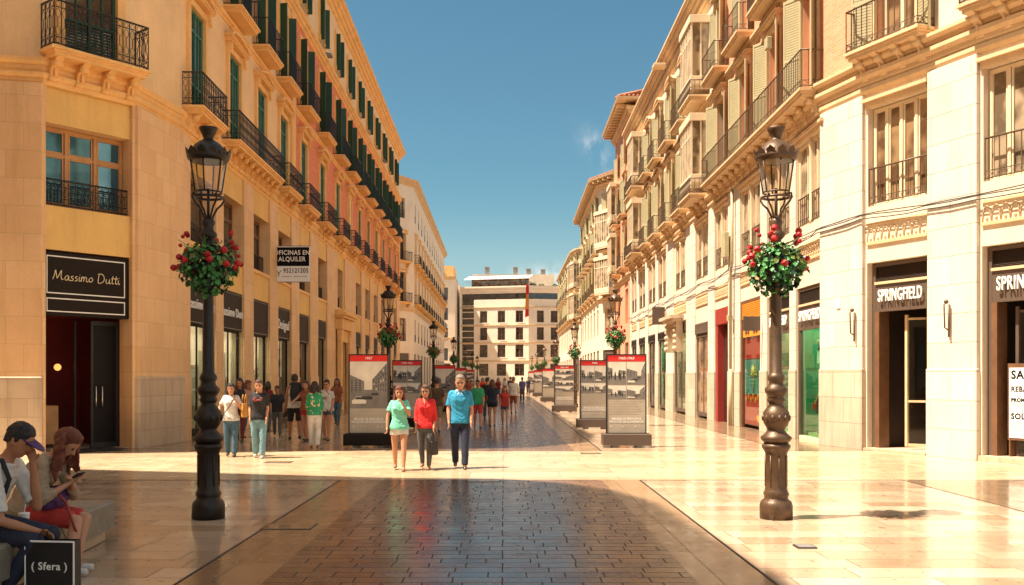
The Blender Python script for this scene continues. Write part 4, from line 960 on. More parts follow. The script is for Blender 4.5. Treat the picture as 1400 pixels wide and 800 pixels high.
def mirador(root, F, s, z, w_=2.3, d_=.75, h_=3.0, m='cream_paint'):
    o = put('glazed_bay', MB().cbox(s-w_/2, s+w_/2, -d_, 0, z, z+.12, .01).cbox(s-w_/2-.02, s+w_/2+.02, -d_-.02, 0, z+.12, z+.55, .01).mesh('glazed_bay', m), root, F.m(0))
    put('bay_head', MB().cbox(s-w_/2-.06, s+w_/2+.06, -d_-.06, 0, z+h_-.30, z+h_, .01).mesh('bay_head', m), o, F.m(0))
    mb = MB(); n = 6
    for i in range(n+1):
        x = s-w_/2+.04+(w_-.08)*i/n; mb.box(x-.035, x+.035, -d_, -d_+.07, z+.55, z+h_-.30)
    for i in range(2): y = -d_+.07+(d_-.07)*(i+1)/2; [mb.box(s+q*(w_/2-.075)-.035*1, s+q*(w_/2-.075)+.035, y-.035, y+.035 if i == 0 else 0, z+.55, z+h_-.30) for q in (-1, 1)]
    mb.box(s-w_/2+.03, s+w_/2-.03, -d_+.01, -d_+.06, z+h_*.70, z+h_*.70+.07); put('frame', mb.mesh('frame', m), o, F.m(0))
    mb = MB(); mb.box(s-w_/2+.06, s+w_/2-.06, -d_+.03, -d_+.04, z+.55, z+h_-.30); mb.box(s-w_/2+.06, s-w_/2+.07, -d_+.04, 0, z+.55, z+h_-.30); mb.box(s+w_/2-.07, s+w_/2-.06, -d_+.04, 0, z+.55, z+h_-.30); put('pane', mb.mesh('pane', 'pane_curtain'), o, F.m(0))
    return o
for i in MIR:
    for z in (9.35, 13.3): mirador(B1, F, us[i], z); balcony(B1, F, us[i], z-.42, 2.5, .85, 'moulding_right', 'iron_brown', 'foot', .6, 3 if z < 10 else 0)
# curved corner pieces
Fa, Fb, Fc, Fd, Fe, Ff = FR[1:]
pier(B1, Fa, 0, Fa.L, 0, 8.48, 'pier_stone_right', .10, True, 1.95, 'plinth_right'); wall(B1, Fa, 0, Fa.L, 0, 8.5, [], 'stucco_white'); wall(B1, Fa, 0, Fa.L, 8.5, 17.4, [], 'brick_rose')
pier(B1, Fc, 0.0, Fc.L, 0, 8.48, 'pier_stone_right', .10, True, 1.93, 'pier_stone_right'); wall(B1, Fc, 0, Fc.L, 0, 8.5, [], 'stucco_white'); wall(B1, Fc, 0, Fc.L, 8.5, 17.4, [], 'stucco_white')
for Fx, nm in ((Fb, 0), (Fd, 1)):
    L = Fx.L; hh = [(.05, L-.05, 0, 4.46), (.08, L-.08, 5.8, 8.15), (L/2-.6, L/2+.6, 9.25, 12.3), (L/2-.6, L/2+.6, 13.3, 16)]
    wall(B1, Fx, 0, L, 0, 8.5, hh, 'stucco_white', .4); wall(B1, Fx, 0, L, 8.5, 17.4, hh, 'brick_rose' if nm == 0 else 'stucco_white')
    window(B1, Fx, L/2, 5.8, L-.2, 2.33, 'cream_paint', 'pane_amber' if nm == 0 else 'pane_curtain', .16, 4, 0); frieze(B1, Fx, .06, L-.06, 4.95, 5.35)
    put('window_guard', k_rail(L-.24, 0, .88, 'iron_brown', 'foot'), B1, Fx.m(L/2, 5.81, .0))
    mb = MB(); mb.box(.05, L-.05, -.07, 0, 8.16, 8.28); mb.box(.0, L, -.14, -.001, 8.28, 8.36); put('lintel', mb.mesh('lintel', 'moulding_right'), B1, Fx.m(0))
    floors(B1, Fx, [L/2], [dict(z=9.35, h=2.95, w=1.2, k='flatopen', sur='moulding_right', top='flat'), dict(z=13.3, h=2.7, w=1.2, k='flatopen')], [])
    balcony(B1, Fx, L/2, 9.25, L+.3, .55, 'moulding_right', 'iron_brown', 'foot', .98, 4)
    o, x0, x1, y, zs = springfield_front(B1, Fx, L/2, L-.12, None, True)
    mb = MB(); mb.box(x0+.09, x0+.22, y-.02, y+.3, 0, zs); mb.box(x1-.16, x1-.09, y-.02, y+.3, 0, zs); put('door_jamb', mb.mesh('door_jamb', 'wood_brown'), o, Fx.m(0))
    mb = MB(); z0_ = .12
    xa_ = x0+.75 if nm == 0 else x0+.45
    mb.box(xa_, xa_+.07, .40, .46, z0_, zs-.1); mb.box(x1-.14, x1-.07, .9, .96, z0_, zs-.1)
    mb.add([(xa_+.07,.42,z0_),(x1-.14,.92,z0_),(x1-.14,.95,z0_),(xa_+.07,.45,z0_),(xa_+.07,.42,z0_+.07),(x1-.14,.92,z0_+.07),(x1-.14,.95,z0_+.07),(xa_+.07,.45,z0_+.07)], [(0,1,5,4),(4,5,6,7),(3,2,1,0),(2,3,7,6)])
    for zz in (1.15, zs-.22): mb.add([(xa_+.07,.42,zz),(x1-.14,.92,zz),(x1-.14,.95,zz),(xa_+.07,.45,zz),(xa_+.07,.42,zz+.05),(x1-.14,.92,zz+.05),(x1-.14,.95,zz+.05),(xa_+.07,.45,zz+.05)], [(0,1,5,4),(4,5,6,7),(3,2,1,0),(2,3,7,6)])
    dr = put('door', mb.mesh('door', 'moulding_right' if nm == 0 else 'brown_board'), o, Fx.m(0))
    mb = MB(); mb.quad((xa_+.07,.435,z0_),(x1-.14,.935,z0_),(x1-.14,.935,zs-.2),(xa_+.07,.435,zs-.2)); put('glass', mb.mesh('glass', 'clear_glass'), dr, Fx.m(0))
    shop_interior(o, Fx, x0+.1, x1-.05, 0, 3.6, 'dark_room', 2.0, .46)
    mb = MB(); mb.box(x0+.9, x0+1.15, 2.0, 2.15, .1, 3.1); put('green_column', mb.mesh('green_column', 'shop_green' if nm == 0 else 'red_dark'), o, Fx.m(0))
    mb = MB(); mb.cbox(x0+.85, x0+1.25, 1.7, 2.1, .06, .80, .01); put('shop_counter', mb.mesh('shop_counter', 'wood_orange'), o, Fx.m(0))
    mb = MB()
    for k in range(5): mb.lathe([(.12,0),(.15,.2),(.10,.6),(.14,.8),(.05,.86)], 7, 0, (x0+.35+k*.3, 2.3, .8))
    mb.box(x0+.2, x1-.12, 2.2, 2.42, .7, .78); put('clothes_rack', mb.mesh('clothes_rack', 'wood_brown'), o, Fx.m(0))
    mb = MB(); mb.box(.04, L-.04, -.12, 2.42, 0, .055 if nm == 0 else .11); put('threshold', mb.mesh('threshold', 'plinth_stone'), B1, Fx.m(0))
# sale poster standing in the corner doorway
L = Fd.L; sp_ = thing('sale_poster', 'tall white sale poster on a brown frame in the right-hand shop doorway', 'poster', tuple(Fd.m(1.05, .11, -.28).translation))
mp_ = Fd.m(-.27, 0, 0)
put('frame', MB().box(.72, 1.72, .255, .285, .45, 2.02).box(.75, .78, .25, .45, .11, .46).box(1.65, 1.68, .25, .45, .11, .46).mesh('frame', 'wood_brown'), sp_, mp_)
put('sheet', MB().box(.76, 1.68, .245, .2545, .50, 1.93).mesh('sheet', 'paper_white'), sp_, mp_)
zz = 1.78
for txt, sz, bo, mm in (('SALE', .25, .008, 'paper_black'), ('SOLDES', .10, 0, 'paper_grey'), ('REBAJAS', .15, .005, 'paper_black'), ('ALENNUS', .10, 0, 'paper_grey'), ('PROMOÇÕES', .11, .006, 'paper_black'), ('REBAIXES', .14, 0, 'paper_grey'), ('SNIŽENJE', .13, 0, 'paper_grey'), ('SOLDES', .17, .007, 'paper_black'), ('LEÁRAZÁS', .11, 0, 'paper_grey'), ('SOLDE', .16, 0, 'paper_grey'), ('РАСПРОДАЖА', .09, 0, 'paper_grey')):
    me = text_mesh(txt, sz*.95, mm, .003, bo, 0, 'LEFT'); put('letters', me, sp_, mp_ @ Matrix.Translation((.80, .243, zz))); zz -= sz*.72+.02
# wall sconce brackets
for Fx, x_ in ((Fa, 1.45), (Fc, .62)):
    mb = MB(); mb.tube([(x_, -.12, 2.75), (x_, -.22, 2.8), (x_, -.24, 3.3), (x_, -.13, 3.35)], .018, 6); mb.tube([(x_+.05, -.16, 2.6), (x_+.05, -.16, 3.3)], .022, 6); mb.sphere((x_, -.18, 3.36), .05, 8, 5); put('torch_bracket', mb.mesh('torch_bracket', 'iron_brown'), B1, Fx.m(0))
put('street_plate', MB().cbox(.72, .88, -.13, -.10, 3.45, 3.68, .004).mesh('street_plate', 'paper_white'), B1, Fa.m(0))
pier(B1, Fe, 0, Fe.L, 0, 8.48, 'pier_stone_right', .10, True, 1.93, 'pier_stone_right'); wall(B1, Fe, 0, Fe.L, 0, 17.4, [], 'stucco_white'); wall(B1, Ff, 0, Ff.L, 0, 17.4, [], 'stucco_white')
band(B1, PR, 8.30+.19, 8.66, .10, 'moulding_right', 1); band(B1, PR, 8.66, 8.97, .22, 'moulding_right', 2); band(B1, PR[1:], 8.975, 9.24, .30, 'moulding_right', 2); band(B1, PR, 12.62, 12.9, .16, 'moulding_right', 2); band(B1, PR, 16.7, 17.0, .2, 'moulding_right', 2); band(B1, PR, 17.0, 17.75, .6, 'moulding_right', 4)
put('floodlight', MB().cbox(-.3, .3, -.6, 0, 0, .14, .02).mesh('floodlight', 'moulding_right'), B1, F.m(s_(46.5), 16.7, .5))

# ---- generic blocks further down the street
def tiles_row(root, pts, z, m='terracotta', out=.75):
    P = [Vector(p) for p in inset(pts, -out)]; mb = MB()
    for i in range(len(P)-1):
        a, b = P[i], P[i+1]; L = (b-a).length; t_ = (b-a).normalized(); n_ = Vector((t_.y, -t_.x)); k = int(L/.28)
        for j in range(k):
            p = a+t_*(L*(j+.5)/k); q = p-n_*(out+1.6)
            mb.tube([(p.x, p.y, z), (q.x, q.y, z+.55)], .10, 6)
    mb2 = inset(pts, -out+.02)
    put('roof_tiles', mb.mesh('roof_tiles', m), root)
def block(name, label, pts, back, H, spec, m, mm, bw=3.6, eave=None, ground=True, gm='pane_dark', cat='building', base=None, extra=None, corem='dark_room'):
    o = thing(name, label, cat, (pts[0][0], pts[0][1], 0)); body(o, pts, back, H, .6, m, corem)
    for i in range(len(pts)-1):
        Fx = Fac(pts[i], pts[i+1]); L = Fx.L
        if L > 60: n = int(60/bw)
        n = max(1, int((L-.6)/bw)); bays = [L*(j+.5)/n for j in range(n)]; hs = []
        if L > 1.8:
            floors(o, Fx, bays, spec, hs)
            if ground:
                for s in bays:
                    hs.append((s-bw*.32, s+bw*.32, 0, 4.1)); mb = MB(); ww = bw*.32
                    mb.box(s-ww+.01, s-ww+.1, .15, .22, 0, 4.08); mb.box(s+ww-.1, s+ww-.01, .15, .22, 0, 4.08); mb.box(s-ww+.1, s+ww-.1, .10, .24, 3.3, 4.08); mb.box(s-.04, s+.04, .152, .218, 0, 3.3)
                    q = put('shopfront', mb.mesh('shopfront', 'brown_board'), o, Fx.m(0)); put('glass', MB().box(s-ww+.1, s+ww-.1, .18, .19, 0, 3.3).mesh('glass', gm), q, Fx.m(0))
        wall(o, Fx, 0, L, 0, H-.6, hs, m, .28)
    band(o, pts, 8.3, 8.7, .2, mm, 2)
    if eave == 'tile':
        band(o, pts, H-.9, H-.45, .35, mm, 2); 
        put('eave', sweep(pts, [(-.05, H-.12), (1.0, H-.20), (1.05, H-.05), (-.05, H+.04)]).mesh('eave', 'moulding_right'), o)
        for i in range(len(pts)-1):
            Fx = Fac(pts[i], pts[i+1]); n = max(1, int(Fx.L/.7))
            rm_ = MB().box(-.09, .09, -.92, 0, H-.44, H-.21).mesh('eave_rafter', 'moulding_right')
            for j in range(n): put('eave_rafter', rm_, o, Fx.m(Fx.L*(j+.5)/n))
        tiles_row(o, pts, H+.02, out=.95)
    else: band(o, pts, H-.65, H, .55, mm, 3)
    return o
gl = lambda **k: dict(k='glazed', m='cream_paint', **k)
spR = [gl(z=5.4, h=2.4, w=1.6, p='pane_curtain'), dict(z=9.2, h=2.8, w=1.15, k='flatopen', p='pane_curtain', sur='moulding_right', top='flat', bal='moulding_right', rail='iron_brown', bw=2.0, br=2), dict(z=12.8, h=2.6, w=1.1, k='flatopen', p='pane_curtain', sur='moulding_right', top='flat', bal='moulding_right', rail='iron_brown', bw=2.0), dict(z=16.2, h=1.7, w=1.0, k='flatopen', p='pane_dark')]
R2 = block('tiled_building', 'pink building with deep tiled eaves just beyond the right corner building', [(8.47, 73), (8.42, 63.7), (15, 63.7)], [(19, 63.71), (19, 73)], 20.1, spR, 'stucco_pink', 'moulding_right', 3.1, 'tile')
for z in (9.3, 13.0): mirador(R2, Fac((8.47, 73), (8.42, 63.7)), 1.9, z, 2.2, .7, 2.9)
R3 = block('bay_window_building', 'cream building with glazed corner bays and dark tiled eaves, far right side', [(8.75, 108), (8.5, 85.4), (9.9, 82.4), (18, 82.0)], [(22, 82), (22, 108)], 19.2, spR, 'stucco_white', 'moulding_right', 3.4, 'tile')
Fq = Fac((8.5, 85.4), (9.9, 82.4))
for z in (8.9, 12.9): mirador(R3, Fq, Fq.L/2, z, 2.4, .8, 3.3)
R4 = block('domed_corner_building', 'pale building with rounded cornice at the far right end of the street', [(9.1, 158), (8.9, 122), (9.4, 119), (10.6, 117.3), (18, 117)], [(22, 117), (22, 158)], 17.6, spR, 'stucco_white', 'moulding_right', 3.6)
for Fx, s in ((Fac((9.1, 158), (8.9, 122)), 34), (Fac((8.9, 122), (9.4, 119)), 1.5)):
    for z in (9.0, 12.9): mirador(R4, Fx, s, z, 2.2, .7, 3.2)
spL = [dict(z=5.3, h=2.3, w=1.5, k='glazed', m='wood_brown', p='pane_curtain', guard='iron'), dict(z=9.2, h=3.0, w=1.25, k='glazed', m='wood_brown', p='pane_dark', sur='stucco_cream', top='flat', bal='moulding_left', rail='iron', bw=2.3, br=2), dict(z=13.3, h=2.8, w=1.2, k='glazed', m='wood_brown', p='pane_dark', sur='stucco_cream', top='flat', bal='moulding_left', rail='iron', bw=2.3, br=2), dict(z=17.6, h=2.0, w=1.1, k='glazed', m='green_dark', p='pane_curtain', guard='iron')]
BL = block('cream_corner_building', 'cream stone building with black balconies beyond the pink one, far left side', [(-18, 93.4), (-11.2, 94), (-9.2, 97.6), (-9.7, 156)], [(-24, 156), (-24, 93.4)], 21.6, spL, 'stone_pale', 'moulding_right', 4.2)
tiles_row(BL, [(-17.5, 93.6), (-11.4, 94.2), (-9.6, 97.8)], 21.6, out=-.2)
C4 = block('peach_building', 'peach building with white roof canopy behind the far left corner', [(-24, 170), (-8.7, 171)], [(-8.7, 190), (-24, 190)], 19.6, [dict(z=4.6+3.6*i, h=2.2, w=1.3, k='glazed', m='wood_brown', p='pane_dark') for i in range(4)], 'stone_pale', 'moulding_right', 3.4)
put('roof_canopy', MB().add([(-23, 170.5, 19.7), (-11, 170.5, 21.0), (-11, 176, 21.0), (-23, 176, 19.7), (-23, 170.5, 19.9), (-11, 170.5, 21.2), (-11, 176, 21.2), (-23, 176, 19.9)], [(0,3,2,1), (4,5,6,7), (0,1,5,4), (1,2,6,5), (2,3,7,6), (3,0,4,7)]).mesh('roof_canopy', 'stucco_white'), C4)
put('attic', MB().box(-15, -9, 172, 182, 19.6, 21.6).mesh('attic', 'moulding_left'), C4)
# ---- building that closes the street
mat('stone_pale', (.84, .70, .54), .75, .1, .5, .1, fine=.1)
E = thing('end_building', 'pale stone building closing the end of the street with dark glazed stair strip', 'building', (0, 175, 0))
PE = [(-8.1, 178), (4.5, 174.6), (11.7, 176.2)]; body(E, PE, [(11.5, 195), (-8.1, 195)], 18.3, .6, 'stone_pale', 'dark_room')
Fe1, Fe2 = Fac(PE[0], PE[1]), Fac(PE[1], PE[2]); hs = []
cols = [4.5, 7.9, 11.3]
rows = [(.2, 2.9, 1.5), (4.3, 2.5, 1.7), (7.65, 2.7, 1.3), (10.9, 2.5, 1.3), (13.0, .0, 0)]
for z, h_, w_ in ((1.9, 2.2, 1.8), (5.3, 2.3, 1.5), (8.45, 2.3, 1.4), (11.65, 2.15, 1.4)):
    f = [dict(z=z, h=h_, w=w_, k='glazed', m='wood_brown', p='pane_dark', guard='iron' if z > 5 else None, gy=-.25)]
    floors(E, Fe1, cols, f, hs)
h2 = []
for z, h_, w_ in ((1.9, 2.2, 1.5), (5.3, 2.3, 1.4), (8.45, 2.3, 1.3), (11.65, 2.15, 1.3)): floors(E, Fe2, [2.2, 4.8], [dict(z=z, h=h_, w=w_, k='glazed', m='wood_brown', p='pane_dark', guard='iron' if z > 5 else None, gy=-.25)], h2)
strip = (.35, 2.65, 3.6, 15.9); hs.append(strip); hs.append((.35, Fe1.L-.02, 15.9, 17.0)); h2.append((.02, Fe2.L-.3, 15.9, 17.0))
wall(E, Fe1, 0, Fe1.L, 0, 17.6, hs, 'stone_pale'); wall(E, Fe2, 0, Fe2.L, 0, 17.6, h2, 'stone_pale')
g = put('stair_glazing', MB().box(.36, 2.64, .2, .22, 3.6, 15.9).box(.36, Fe1.L, .2, .219, 15.902, 17.0).mesh('stair_glazing', 'pane_dark'), E, Fe1.m(0)); put('stair_glazing', MB().box(.02, Fe2.L-.3, .2, .22, 15.9, 17.0).mesh('stair_glazing', 'pane_dark'), E, Fe2.m(0))
mb = MB()
for k in range(10): mb.box(.36, 2.64, .12, .19, 4.2+k*1.17, 4.36+k*1.17)
put('spandrel', mb.mesh('spandrel', 'stucco_white'), g, Fe1.m(0))
for z in (4.5, 7.8, 11.0, 14.3): band(E, PE, z, z+.22, .14, 'moulding_right', 1)
band(E, PE, 17.3, 18.3, .4, 'stone_pale', 2)
mb = MB(); mb.box(1.6, 12.6, 2.0, 2.1, 18.3, 20.0); put('terrace_wall', mb.mesh('terrace_wall', 'pane_amber'), E, Fe1.m(0))
mb = MB()
for i in range(4): x0 = .8+i*3.1; mb.add([(x0, -.2, 19.6), (x0+3.0, -.2, 19.6), (x0+3.0, 3.0, 20.4), (x0, 3.0, 20.4), (x0, -.2, 19.72), (x0+3.0, -.2, 19.72), (x0+3.0, 3.0, 20.52), (x0, 3.0, 20.52)], [(0,3,2,1), (4,5,6,7), (0,1,5,4), (1,2,6,5), (2,3,7,6), (3,0,4,7)])
put('awning', mb.mesh('awning', 'paper_white'), E, Fe1.m(0)); put('parapet_rail', MB().tube([(.3, .2, 19.2), (Fe1.L, .2, 19.2)], .03, 4).tube([(.3, .2, 18.8), (Fe1.L, .2, 18.8)], .02, 4).mesh('parapet_rail', 'metal_grey'), E, Fe1.m(0))
put('attic', MB().box(-6, 9.5, 181, 193, 17.8, 21.0).mesh('attic', 'stucco_white'), E)
for x_, y_, h_ in ((-3.2, 182.5, 22.6), (2.2, 183, 22.6), (4.7, 183, 22.3), (7.5, 184, 22.3)): put('chimney', MB().box(x_-.45, x_+.45, y_, y_+.9, 20.9, h_-.35).box(x_-.55, x_+.55, y_-.1, y_+1, h_-.1, h_).box(x_-.4, x_+.4, y_+.05, y_+.85, h_-.35, h_-.1).mesh('chimney', 'metal_grey'), E)
rd = random.Random(8)
def far_shrub(x, y, z, r, label, seed, name='roof_shrub'):
    mb = MB(); rd = random.Random(seed)
    for i in range(150):
        d = Vector((rd.gauss(0,1), rd.gauss(0,1), abs(rd.gauss(0,.8)))).normalized()*r*rd.uniform(.5,1); a = Vector((rd.gauss(0,1), rd.gauss(0,1), rd.gauss(0,1))).normalized(); b = a.cross(Vector((.3,.1,1))).normalized(); s = r*.16
        mb.quad(d+a*s, d+b*s, d-a*s, d-b*s, rd.randint(0, 2))
    o = thing(name, label, 'shrub', (x, y, z), 0, 'plants on the roof terrace'); put('foliage', mb.mesh('foliage', ['leaf_green', 'leaf_yellow', 'leaf_dark']), o, WM[o]); put('stem', MB().tube([(0,0,-.05),(0,0,r*.8)], .04, 5).mesh('stem', 'wood_brown'), o, WM[o])
for k, (x_, y_, r_, lb) in enumerate(((5.2, 176.6, .9, 'largest yellow green shrub on the roof terrace, beside the flagpole top'), (6.9, 177.8, .7, 'middle shrub of the three on the roof terrace right of the flagpole'), (9.6, 179.4, .8, 'rightmost shrub on the roof terrace of the end building'))): far_shrub(x_, y_, 18.35, r_, lb, k)
fl = thing('flag', 'red and yellow flag hanging limp from a pole at the end building', 'flag', (4.3, 173.2, 0))
put('pole', MB().tube([(4.4, 174.3, 13.4), (4.5, 172.1, 18.6)], .05, 6).mesh('pole', 'metal_grey'), fl)
for m_, za, zb in (('red_paint', 16.6, 18.4), ('orange_paint', 14.0, 16.6), ('red_paint', 12.6, 14.0)):
    n = 8; mb = MB(); vs_ = []; 
    for zc, f_ in ((zb, 1), (za, 1.1)):
        for i in range(n+1): vs_.append((4.45-.62*i/n*f_*(1.0 if zc < 16 else .8)+.0, 172.2+.12*math.sin(i*2.1), zc-.25*i/n))
    mb.add(vs_, [(i, i+1, n+2+i, n+1+i) for i in range(n)], 0, True); put('cloth', mb.mesh('cloth', m_), fl)
# ------------------------------------------------------------------ exhibition boards
mat('board_photo_sky', (.74, .67, .56), .35, .2, 2); mat('board_paper', (.42, .36, .28), .35, .1, 3)
def city_photo(mb, x0, x1, z0, z1, seed, kind=0):
    """old street scene in greys: sky, receding facades, road, cars or a crowd; all within the board face"""
    rd = random.Random(seed); w_, h_ = x1-x0, z1-z0; hz = z0+h_*.42
    mb.quad((x0,0,z0),(x1,0,z0),(x1,0,z1),(x0,0,z1), 0)
    def q(pts, mi, y): mb.poly([(x0+a*w_, y, z0+b*h_) for a, b in pts], mi)
    q([(0,0),(1,0),(1,.40),(0,.40)], 1, -.0012)
    vx = rd.uniform(.3, .7)
    if kind == 0:
        q([(1,.30),(1,.98),(vx+.12,.62),(vx+.12,.40)], 1, -.0022); q([(0,.33),(vx-.1,.40),(vx-.1,.58),(0,.72)], 1, -.0022)
        for r_ in range(5):
            for c_ in range(6):
                u0 = vx+.14+(1-vx-.14)*(c_+.2)/6; u1 = u0+(1-vx-.14)*.055; k0 = (u0-vx-.12)/(1-vx-.12)
                lo = .40-.08*k0+(.62-.40+.42*k0)*(r_+.25)/5; hi = lo+(.22+.42*k0)*.11; q([(u0,lo),(u1,lo),(u1,hi),(u0,hi)], 2 if rd.random() < .8 else 0, -.0032)
            for c_ in range(3): u0 = .03+(vx-.15)*c_/3; lo = .38+.05*r_; q([(u0,lo),(u0+.04,lo),(u0+.04,lo+.03),(u0,lo+.03)], 2, -.0032)
        for k in range(3):                                # parked cars
            a, s, b = .05+.26*k, .55-.13*k, .10+.09*k
            q([(a,b),(a+s*.7,b),(a+s*.7,b+.07*s*2),(a+s*.58,b+.08*s*2),(a+s*.48,b+.14*s*2),(a+s*.2,b+.14*s*2),(a+s*.1,b+.08*s*2),(a,b+.07*s*2)], 0 if k == 0 else 2, -.0042-.0005*k)
            q([(a+s*.14,b+.085*s*2),(a+s*.54,b+.085*s*2),(a+s*.46,b+.13*s*2),(a+s*.2,b+.13*s*2)], 2 if k == 0 else 1, -.0062)
    else:
        for k in range(rd.randint(7, 12)):                # standing group
            a = rd.uniform(.05, .9); b = rd.uniform(.18, .34); s = rd.uniform(.10, .17)*1.4
            q([(a-.025,b),(a+.025,b),(a+.04,b+s),(a+.02,b+s*1.35),(a-.02,b+s*1.35),(a-.04,b+s)], 2, -.003-k*.0002); mb.sphere((x0+a*w_, -.003, z0+(b+s*1.5)*h_), .028*w_, 7, 5, 2 if k % 3 else 1, (1,.08,1.3))
        q([(.0,.45),(.25,.45),(.25,.72),(0,.78)], 1, -.002); q([(.6,.45),(1,.45),(1,.6),(.6,.66)], 1, -.002)
def board(x, y, label, year, seed, detail=True, lay=0, sc=1.0):
    b = thing('exhibition_board', label, 'exhibition board', (x, y, 0), random.Random(seed).uniform(-.03, .03), 'red-topped exhibition boards along the street'); W_ = WM[b]
    def P(nm, mb, m): return put(nm, mb.mesh(nm, m), b, W_)
    base = MB().cbox(-.60, .60, -.30, .30, .045, .33, .012)
    P('base', base, 'black_board' if x < 0 else 'brown_board')
    for sx_ in (-.3, .3):
        P('foot', MB().cbox(sx_-.07, sx_+.07, -.25, .25, 0, .05, .004), 'metal_grey')
    fr = MB().box(-.50, -.47, -.08, .08, .33, 2.31).box(.47, .50, -.08, .08, .33, 2.31).box(-.47, .47, -.0795, .0795, 2.28, 2.31).box(-.47, .47, -.0795, .0795, .33, .35)
    P('frame', fr, 'iron')
    for s_y, nm in ((-1, 'panel'), (1, 'panel')):
        P(nm, MB().box(-.47, .47, .03*s_y, .07*s_y, .35, 2.13), 'board_paper'); P('header', MB().box(-.47, .47, .03*s_y, .072*s_y, 2.131, 2.279), 'red_paint')
    mb = MB()
    if lay == 0: city_photo(mb, -.46, .46, .96, 2.12, seed)
    elif lay == 1:
        for i, (a, c_) in enumerate(((-.46, 1.55), (.01, 1.55), (-.46, 1.19), (.01, 1.19))): city_photo(mb, a, a+.45, c_, c_+(.56 if c_ > 1.3 else .34), seed+i, 1 if i % 2 == 0 else 0)
    else:
        for i in range(4): city_photo(mb, -.46, .46, 1.0+.285*i, 1.27+.285*i, seed+i, i % 2)
    put('photograph', mb.mesh('photograph', ['board_photo_sky', 'photo_mid', 'photo_dark']), b, W_ @ Matrix.Translation((0, -.0725, 0)))
    if detail:
        put('year', text_mesh(year, .085, 'white_letter', .003, .002), b, W_ @ Matrix.Translation((0, -.074, 2.205)))
        put('title', text_mesh('MÁLAGA, 50 AÑOS DE LA\nFACULTAD DE ECONÓMICAS', .070, 'white_letter', .003, .0015, sx=.84), b, W_ @ Matrix.Translation((0, -.073, .66)))
        mb = MB(); zt = (.93, .78) if lay == 0 else (1.15, .80)
        n = 2 if lay == 0 else 9
        for i in range(n): z_ = zt[0]-(zt[0]-zt[1])*i/n; mb.box(-.43, .43-(i*.37 % .2), -.0735, -.0705, z_-.012, z_-.004)
        for i, (a, s) in enumerate(((-.40, .05), (-.1, .04), (.2, .05), (.32, .035))): mb.box(a, a+s, -.0735, -.0705, .48, .48+s)
        P('small_print', mb, 'photo_light')
    return b
board(-3.37, 24.0, 'board dated 1957 with a large old street photograph, nearest on the left', '1957', 11, True, 0)
board(-3.28, 32.6, 'board dated 1959-1961 behind the nearest left one, partly hidden by the walkers', '1959-1961', 12, True, 1)
board(-2.85, 46.5, 'third red-topped board of the left row, behind the man in the blue polo', '1965', 13, False, 0)
board(-2.9, 62, 'fourth red-topped board of the left row, far down the street', '1967', 14, False, 0); board(-2.9, 78, 'fifth and smallest red-topped board of the left row', '1969', 15, False, 2)
board(3.05, 24.0, 'board dated 1962-1963 with four photographs and text, nearest on the right', '1962-1963', 21, True, 1)
board(3.05, 32.4, 'second board of the right row, dated 1964, with a mosaic of photographs', '1964', 22, True, 1)
board(2.98, 47.5, 'third board of the right row with wide stacked photographs', '1966-1967', 23, True, 2)
board(3.1, 66, 'fourth red-topped board of the right row', '1968', 24, False, 0); board(3.1, 84, 'fifth red-topped board of the right row', '1970', 25, False, 1); board(3.1, 103, 'sixth and smallest red-topped board of the right row', '1971', 26, False, 0)

# ------------------------------------------------------------------ people
mat('skin', (.52, .24, .13), .5, .08, 8); mat('skin_tan', (.40, .17, .085), .5, .08, 8)
def cloth(name, col, pat=None, sc=14):
    if name in MATS: return name
    m, t, b = nt(name); v = objcoord(t); n = noisen(t, v, 5, 5, .65); c = mixc(t, maprange(t, n, .3, .7, 0, 1), mul(col, .72), mul(col, 1.15))
    if pat:
        n2 = noisen(t, v, sc, 2, .5); c = mixc(t, maprange(t, n2, .60, .62, 0, 1), c, pat)
    lk(t, c, b.inputs['Base Color']); b.inputs['Roughness'].default_value = .85
    bp = t.nodes.new('ShaderNodeBump'); bp.inputs['Strength'].default_value = .5; bp.inputs['Distance'].default_value = .012
    lk(t, noisen(t, v, 22, 4, .6), bp.inputs['Height']); lk(t, bp.outputs[0], b.inputs['Normal']); MATS[name] = m; return name
class SB(MB):
    """solid pieces for one body, later fused into a single skin"""
    def cone(s, a, b, ra, rb, seg=10, ends=True, flat=1.0, lat=None):
        a, b = Vector(a), Vector(b); n = 3; pts = []; rs = []
        if ends: s.sphere(a, ra, 10, 6); s.sphere(b, rb, 10, 6)
        for i in range(n+1): pts.append(a.lerp(b, i/n)); rs.append(ra+(rb-ra)*i/n)
        return s.tube(pts, rs, seg)
    def loft(s, secs, seg=16, close=True):
        """secs: (centre, lateral unit vector, depth unit vector, half width, half depth)"""
        vs = []; fs = []
        for c, lx, ly, a, b in secs:
            c, lx, ly = Vector(c), Vector(lx), Vector(ly)
            for k in range(seg):
                t_ = 2*math.pi*k/seg; cx, sy = math.cos(t_), math.sin(t_)
                ex = .8; vs.append(c+lx*a*math.copysign(abs(cx)**ex, cx)+ly*b*math.copysign(abs(sy)**ex, sy))
        for i in range(len(secs)-1):
            for k in range(seg): fs.append((i*seg+k, i*seg+(k+1)%seg, (i+1)*seg+(k+1)%seg, (i+1)*seg+k))
        fs.append(tuple(reversed(range(seg)))); fs.append(tuple(range((len(secs)-1)*seg, len(secs)*seg)))
        # outward winding does not matter: the remesh rebuilds it
        return s.add(vs, fs, 0)
TS = bpy.data.scenes.new('workbench')
